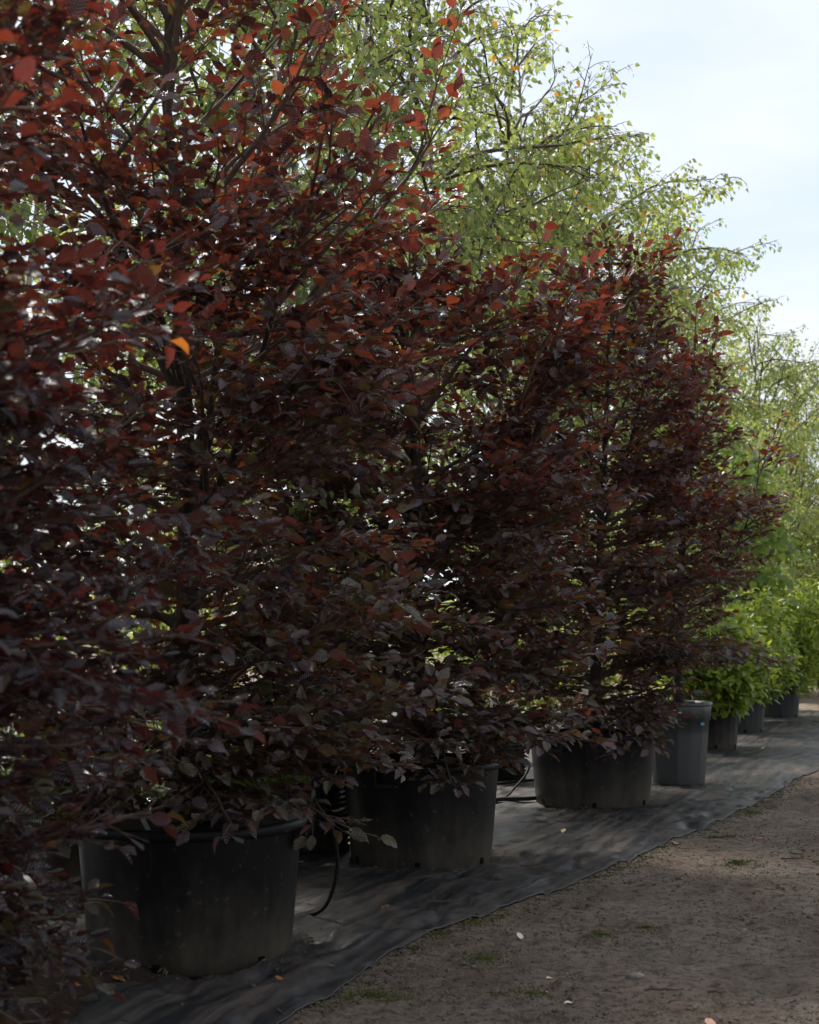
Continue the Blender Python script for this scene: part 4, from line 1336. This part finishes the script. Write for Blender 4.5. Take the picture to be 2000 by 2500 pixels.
STONES = [(0.90, 5.65, 0.03), (1.55, 6.6, 0.016)]
slab = ['pale stone set in the middle of the lower path', 'small grey stone on the right of the path', 'grey stone left of the pale stone', 'small stone near the bottom right corner', 'small stone up the path near the right edge']
for i, (x, y, s) in enumerate(STONES):
    rng = np.random.default_rng(70 + i)
    V = []; F = []
    nr, ns = 6, 10
    for a in range(nr):
        ph = math.pi * a / (nr - 1)
        for b in range(ns):
            q = 2 * math.pi * b / ns
            k = s * rng.uniform(0.88, 1.1)
            V.append((k * math.sin(ph) * math.cos(q) * 1.3, k * math.sin(ph) * math.sin(q), k * math.cos(ph) * 0.55))
    for a in range(nr - 1):
        for b in range(ns):
            F.append((a * ns + b, (a + 1) * ns + b, (a + 1) * ns + (b + 1) % ns, a * ns + (b + 1) % ns))
    o = link('stone', mesh_from('stone', V, F, M['stone']))
    o.location = (x, y, float(hp(np.array([x]), np.array([y]))[0]) + s * 0.15)
    tag(o, slab[i], 'stone', 'stones in the path')

# drip hoses
def hose(pts, r, label):
    P = np.array(pts, float)
    t = np.linspace(0, len(P) - 1, 40)
    i = np.clip(t.astype(int), 0, len(P) - 2); u = t - i
    pm = np.vstack([2 * P[0] - P[1], P, 2 * P[-1] - P[-2]])
    a, b, c, d = pm[i], pm[i + 1], pm[i + 2], pm[i + 3]
    u = u[:, None]
    C = 0.5 * (2 * b + (c - a) * u + (2 * a - 5 * b + 4 * c - d) * u ** 2 + (3 * b - a - 3 * c + d) * u ** 3)
    tag(link('drip_hose', tube_mesh('drip_hose', C[None], np.full((1, 40), r), 7, M['hose'])), label, 'hose', 'drip irrigation hoses')
hose([(-0.44, 6.55, 0.60), (-0.36, 6.62, 0.46), (-0.34, 6.66, 0.26), (-0.42, 6.72, 0.06), (-0.62, 6.85, 0.04), (-1.2, 7.3, 0.04)], 0.009, 'thin black hose hooked over the rim behind the widest pot')
hose([(0.60, 8.95, 0.62), (0.98, 11.6, 0.30), (0.86, 11.6, 0.12), (0.70, 11.4, 0.04), (0.2, 10.9, 0.04)], 0.009, 'black hose curving down beside the studded air pot')
hose([(0.55, 12.4, 0.04), (0.95, 12.75, 0.05), (1.25, 12.95, 0.05), (1.8, 13.4, 0.04)], 0.014, 'black hose lying on the fabric between stained and squat pots')
# battens
def batten(c, ln, w, h, az, label, mat='timber'):
    V = []; F = []
    n = 9
    rng = random.Random(int(c[1] * 100))
    for i in range(n):
        x = (i / (n - 1) - 0.5) * ln
        j = rng.uniform(-0.003, 0.003)
        for (yy, zz) in ((-w / 2, 0), (w / 2, 0), (w / 2 - 0.004, h), (-w / 2 + 0.004, h)):
            V.append((x, yy + j, zz + j))
    for i in range(n - 1):
        for q in range(4):
            F.append((i * 4 + q, i * 4 + (q + 1) % 4, (i + 1) * 4 + (q + 1) % 4, (i + 1) * 4 + q))
    F += [(0, 3, 2, 1), ((n - 1) * 4, (n - 1) * 4 + 1, (n - 1) * 4 + 2, (n - 1) * 4 + 3)]
    o = link('timber_batten', mesh_from('timber_batten', V, F, M[mat], False))
    o.location = c
    o.rotation_euler = (0, 0, az)
    tag(o, label, 'batten', 'timber battens on the fabric')
batten((-1.60, 4.98, 0.035), 1.0, 0.09, 0.02, 0.42, 'weathered board across the bare soil at the lower left')
batten((0.84, 11.45, 0.03), 0.75, 0.06, 0.03, 0.32, 'dark batten on the fabric between the stained and squat pots', 'hose')

# plant labels stuck in and hung on the forked beech
t = thing('plant_label', (-1.04, 5.80, 0.52), 'slim white plant label stuck in the soil of the widest pot', 'label')
V = []; F = []
box(V, F, (0, 0, 0.10), 0.018, 0.002, 0.22, 0.2)
o = link('blade', mesh_from('blade', V, F, M['tag_white'], False), t)
t.rotation_euler = (0.1, -0.45, 0.0)
t = thing('hanging_tag', (-1.09, 5.52, 0.86), 'small white tag with dark print hanging low on the forked beech', 'tag')
t.rotation_euler = (0.1, -0.30, 0.2)
V = []; F = []
box(V, F, (0, 0, 0), 0.070, 0.002, 0.040)
link('card', mesh_from('card', V, F, M['tag_white'], False), t)
V = []; F = []
box(V, F, (-0.012, -0.002, 0.006), 0.006, 0.002, 0.030, 0.0); box(V, F, (0.012, -0.0022, -0.004), 0.030, 0.002, 0.005)
link('print', mesh_from('print', V, F, M['tag_black'], False), t)
P = np.array([[(0.034, 0, 0.018), (0.06, 0.01, 0.08), (0.05, 0.05, 0.18)]], float)
link('tie', tube_mesh('tie', P, np.full((1, 3), 0.0015), 4, M['tag_black']), t)
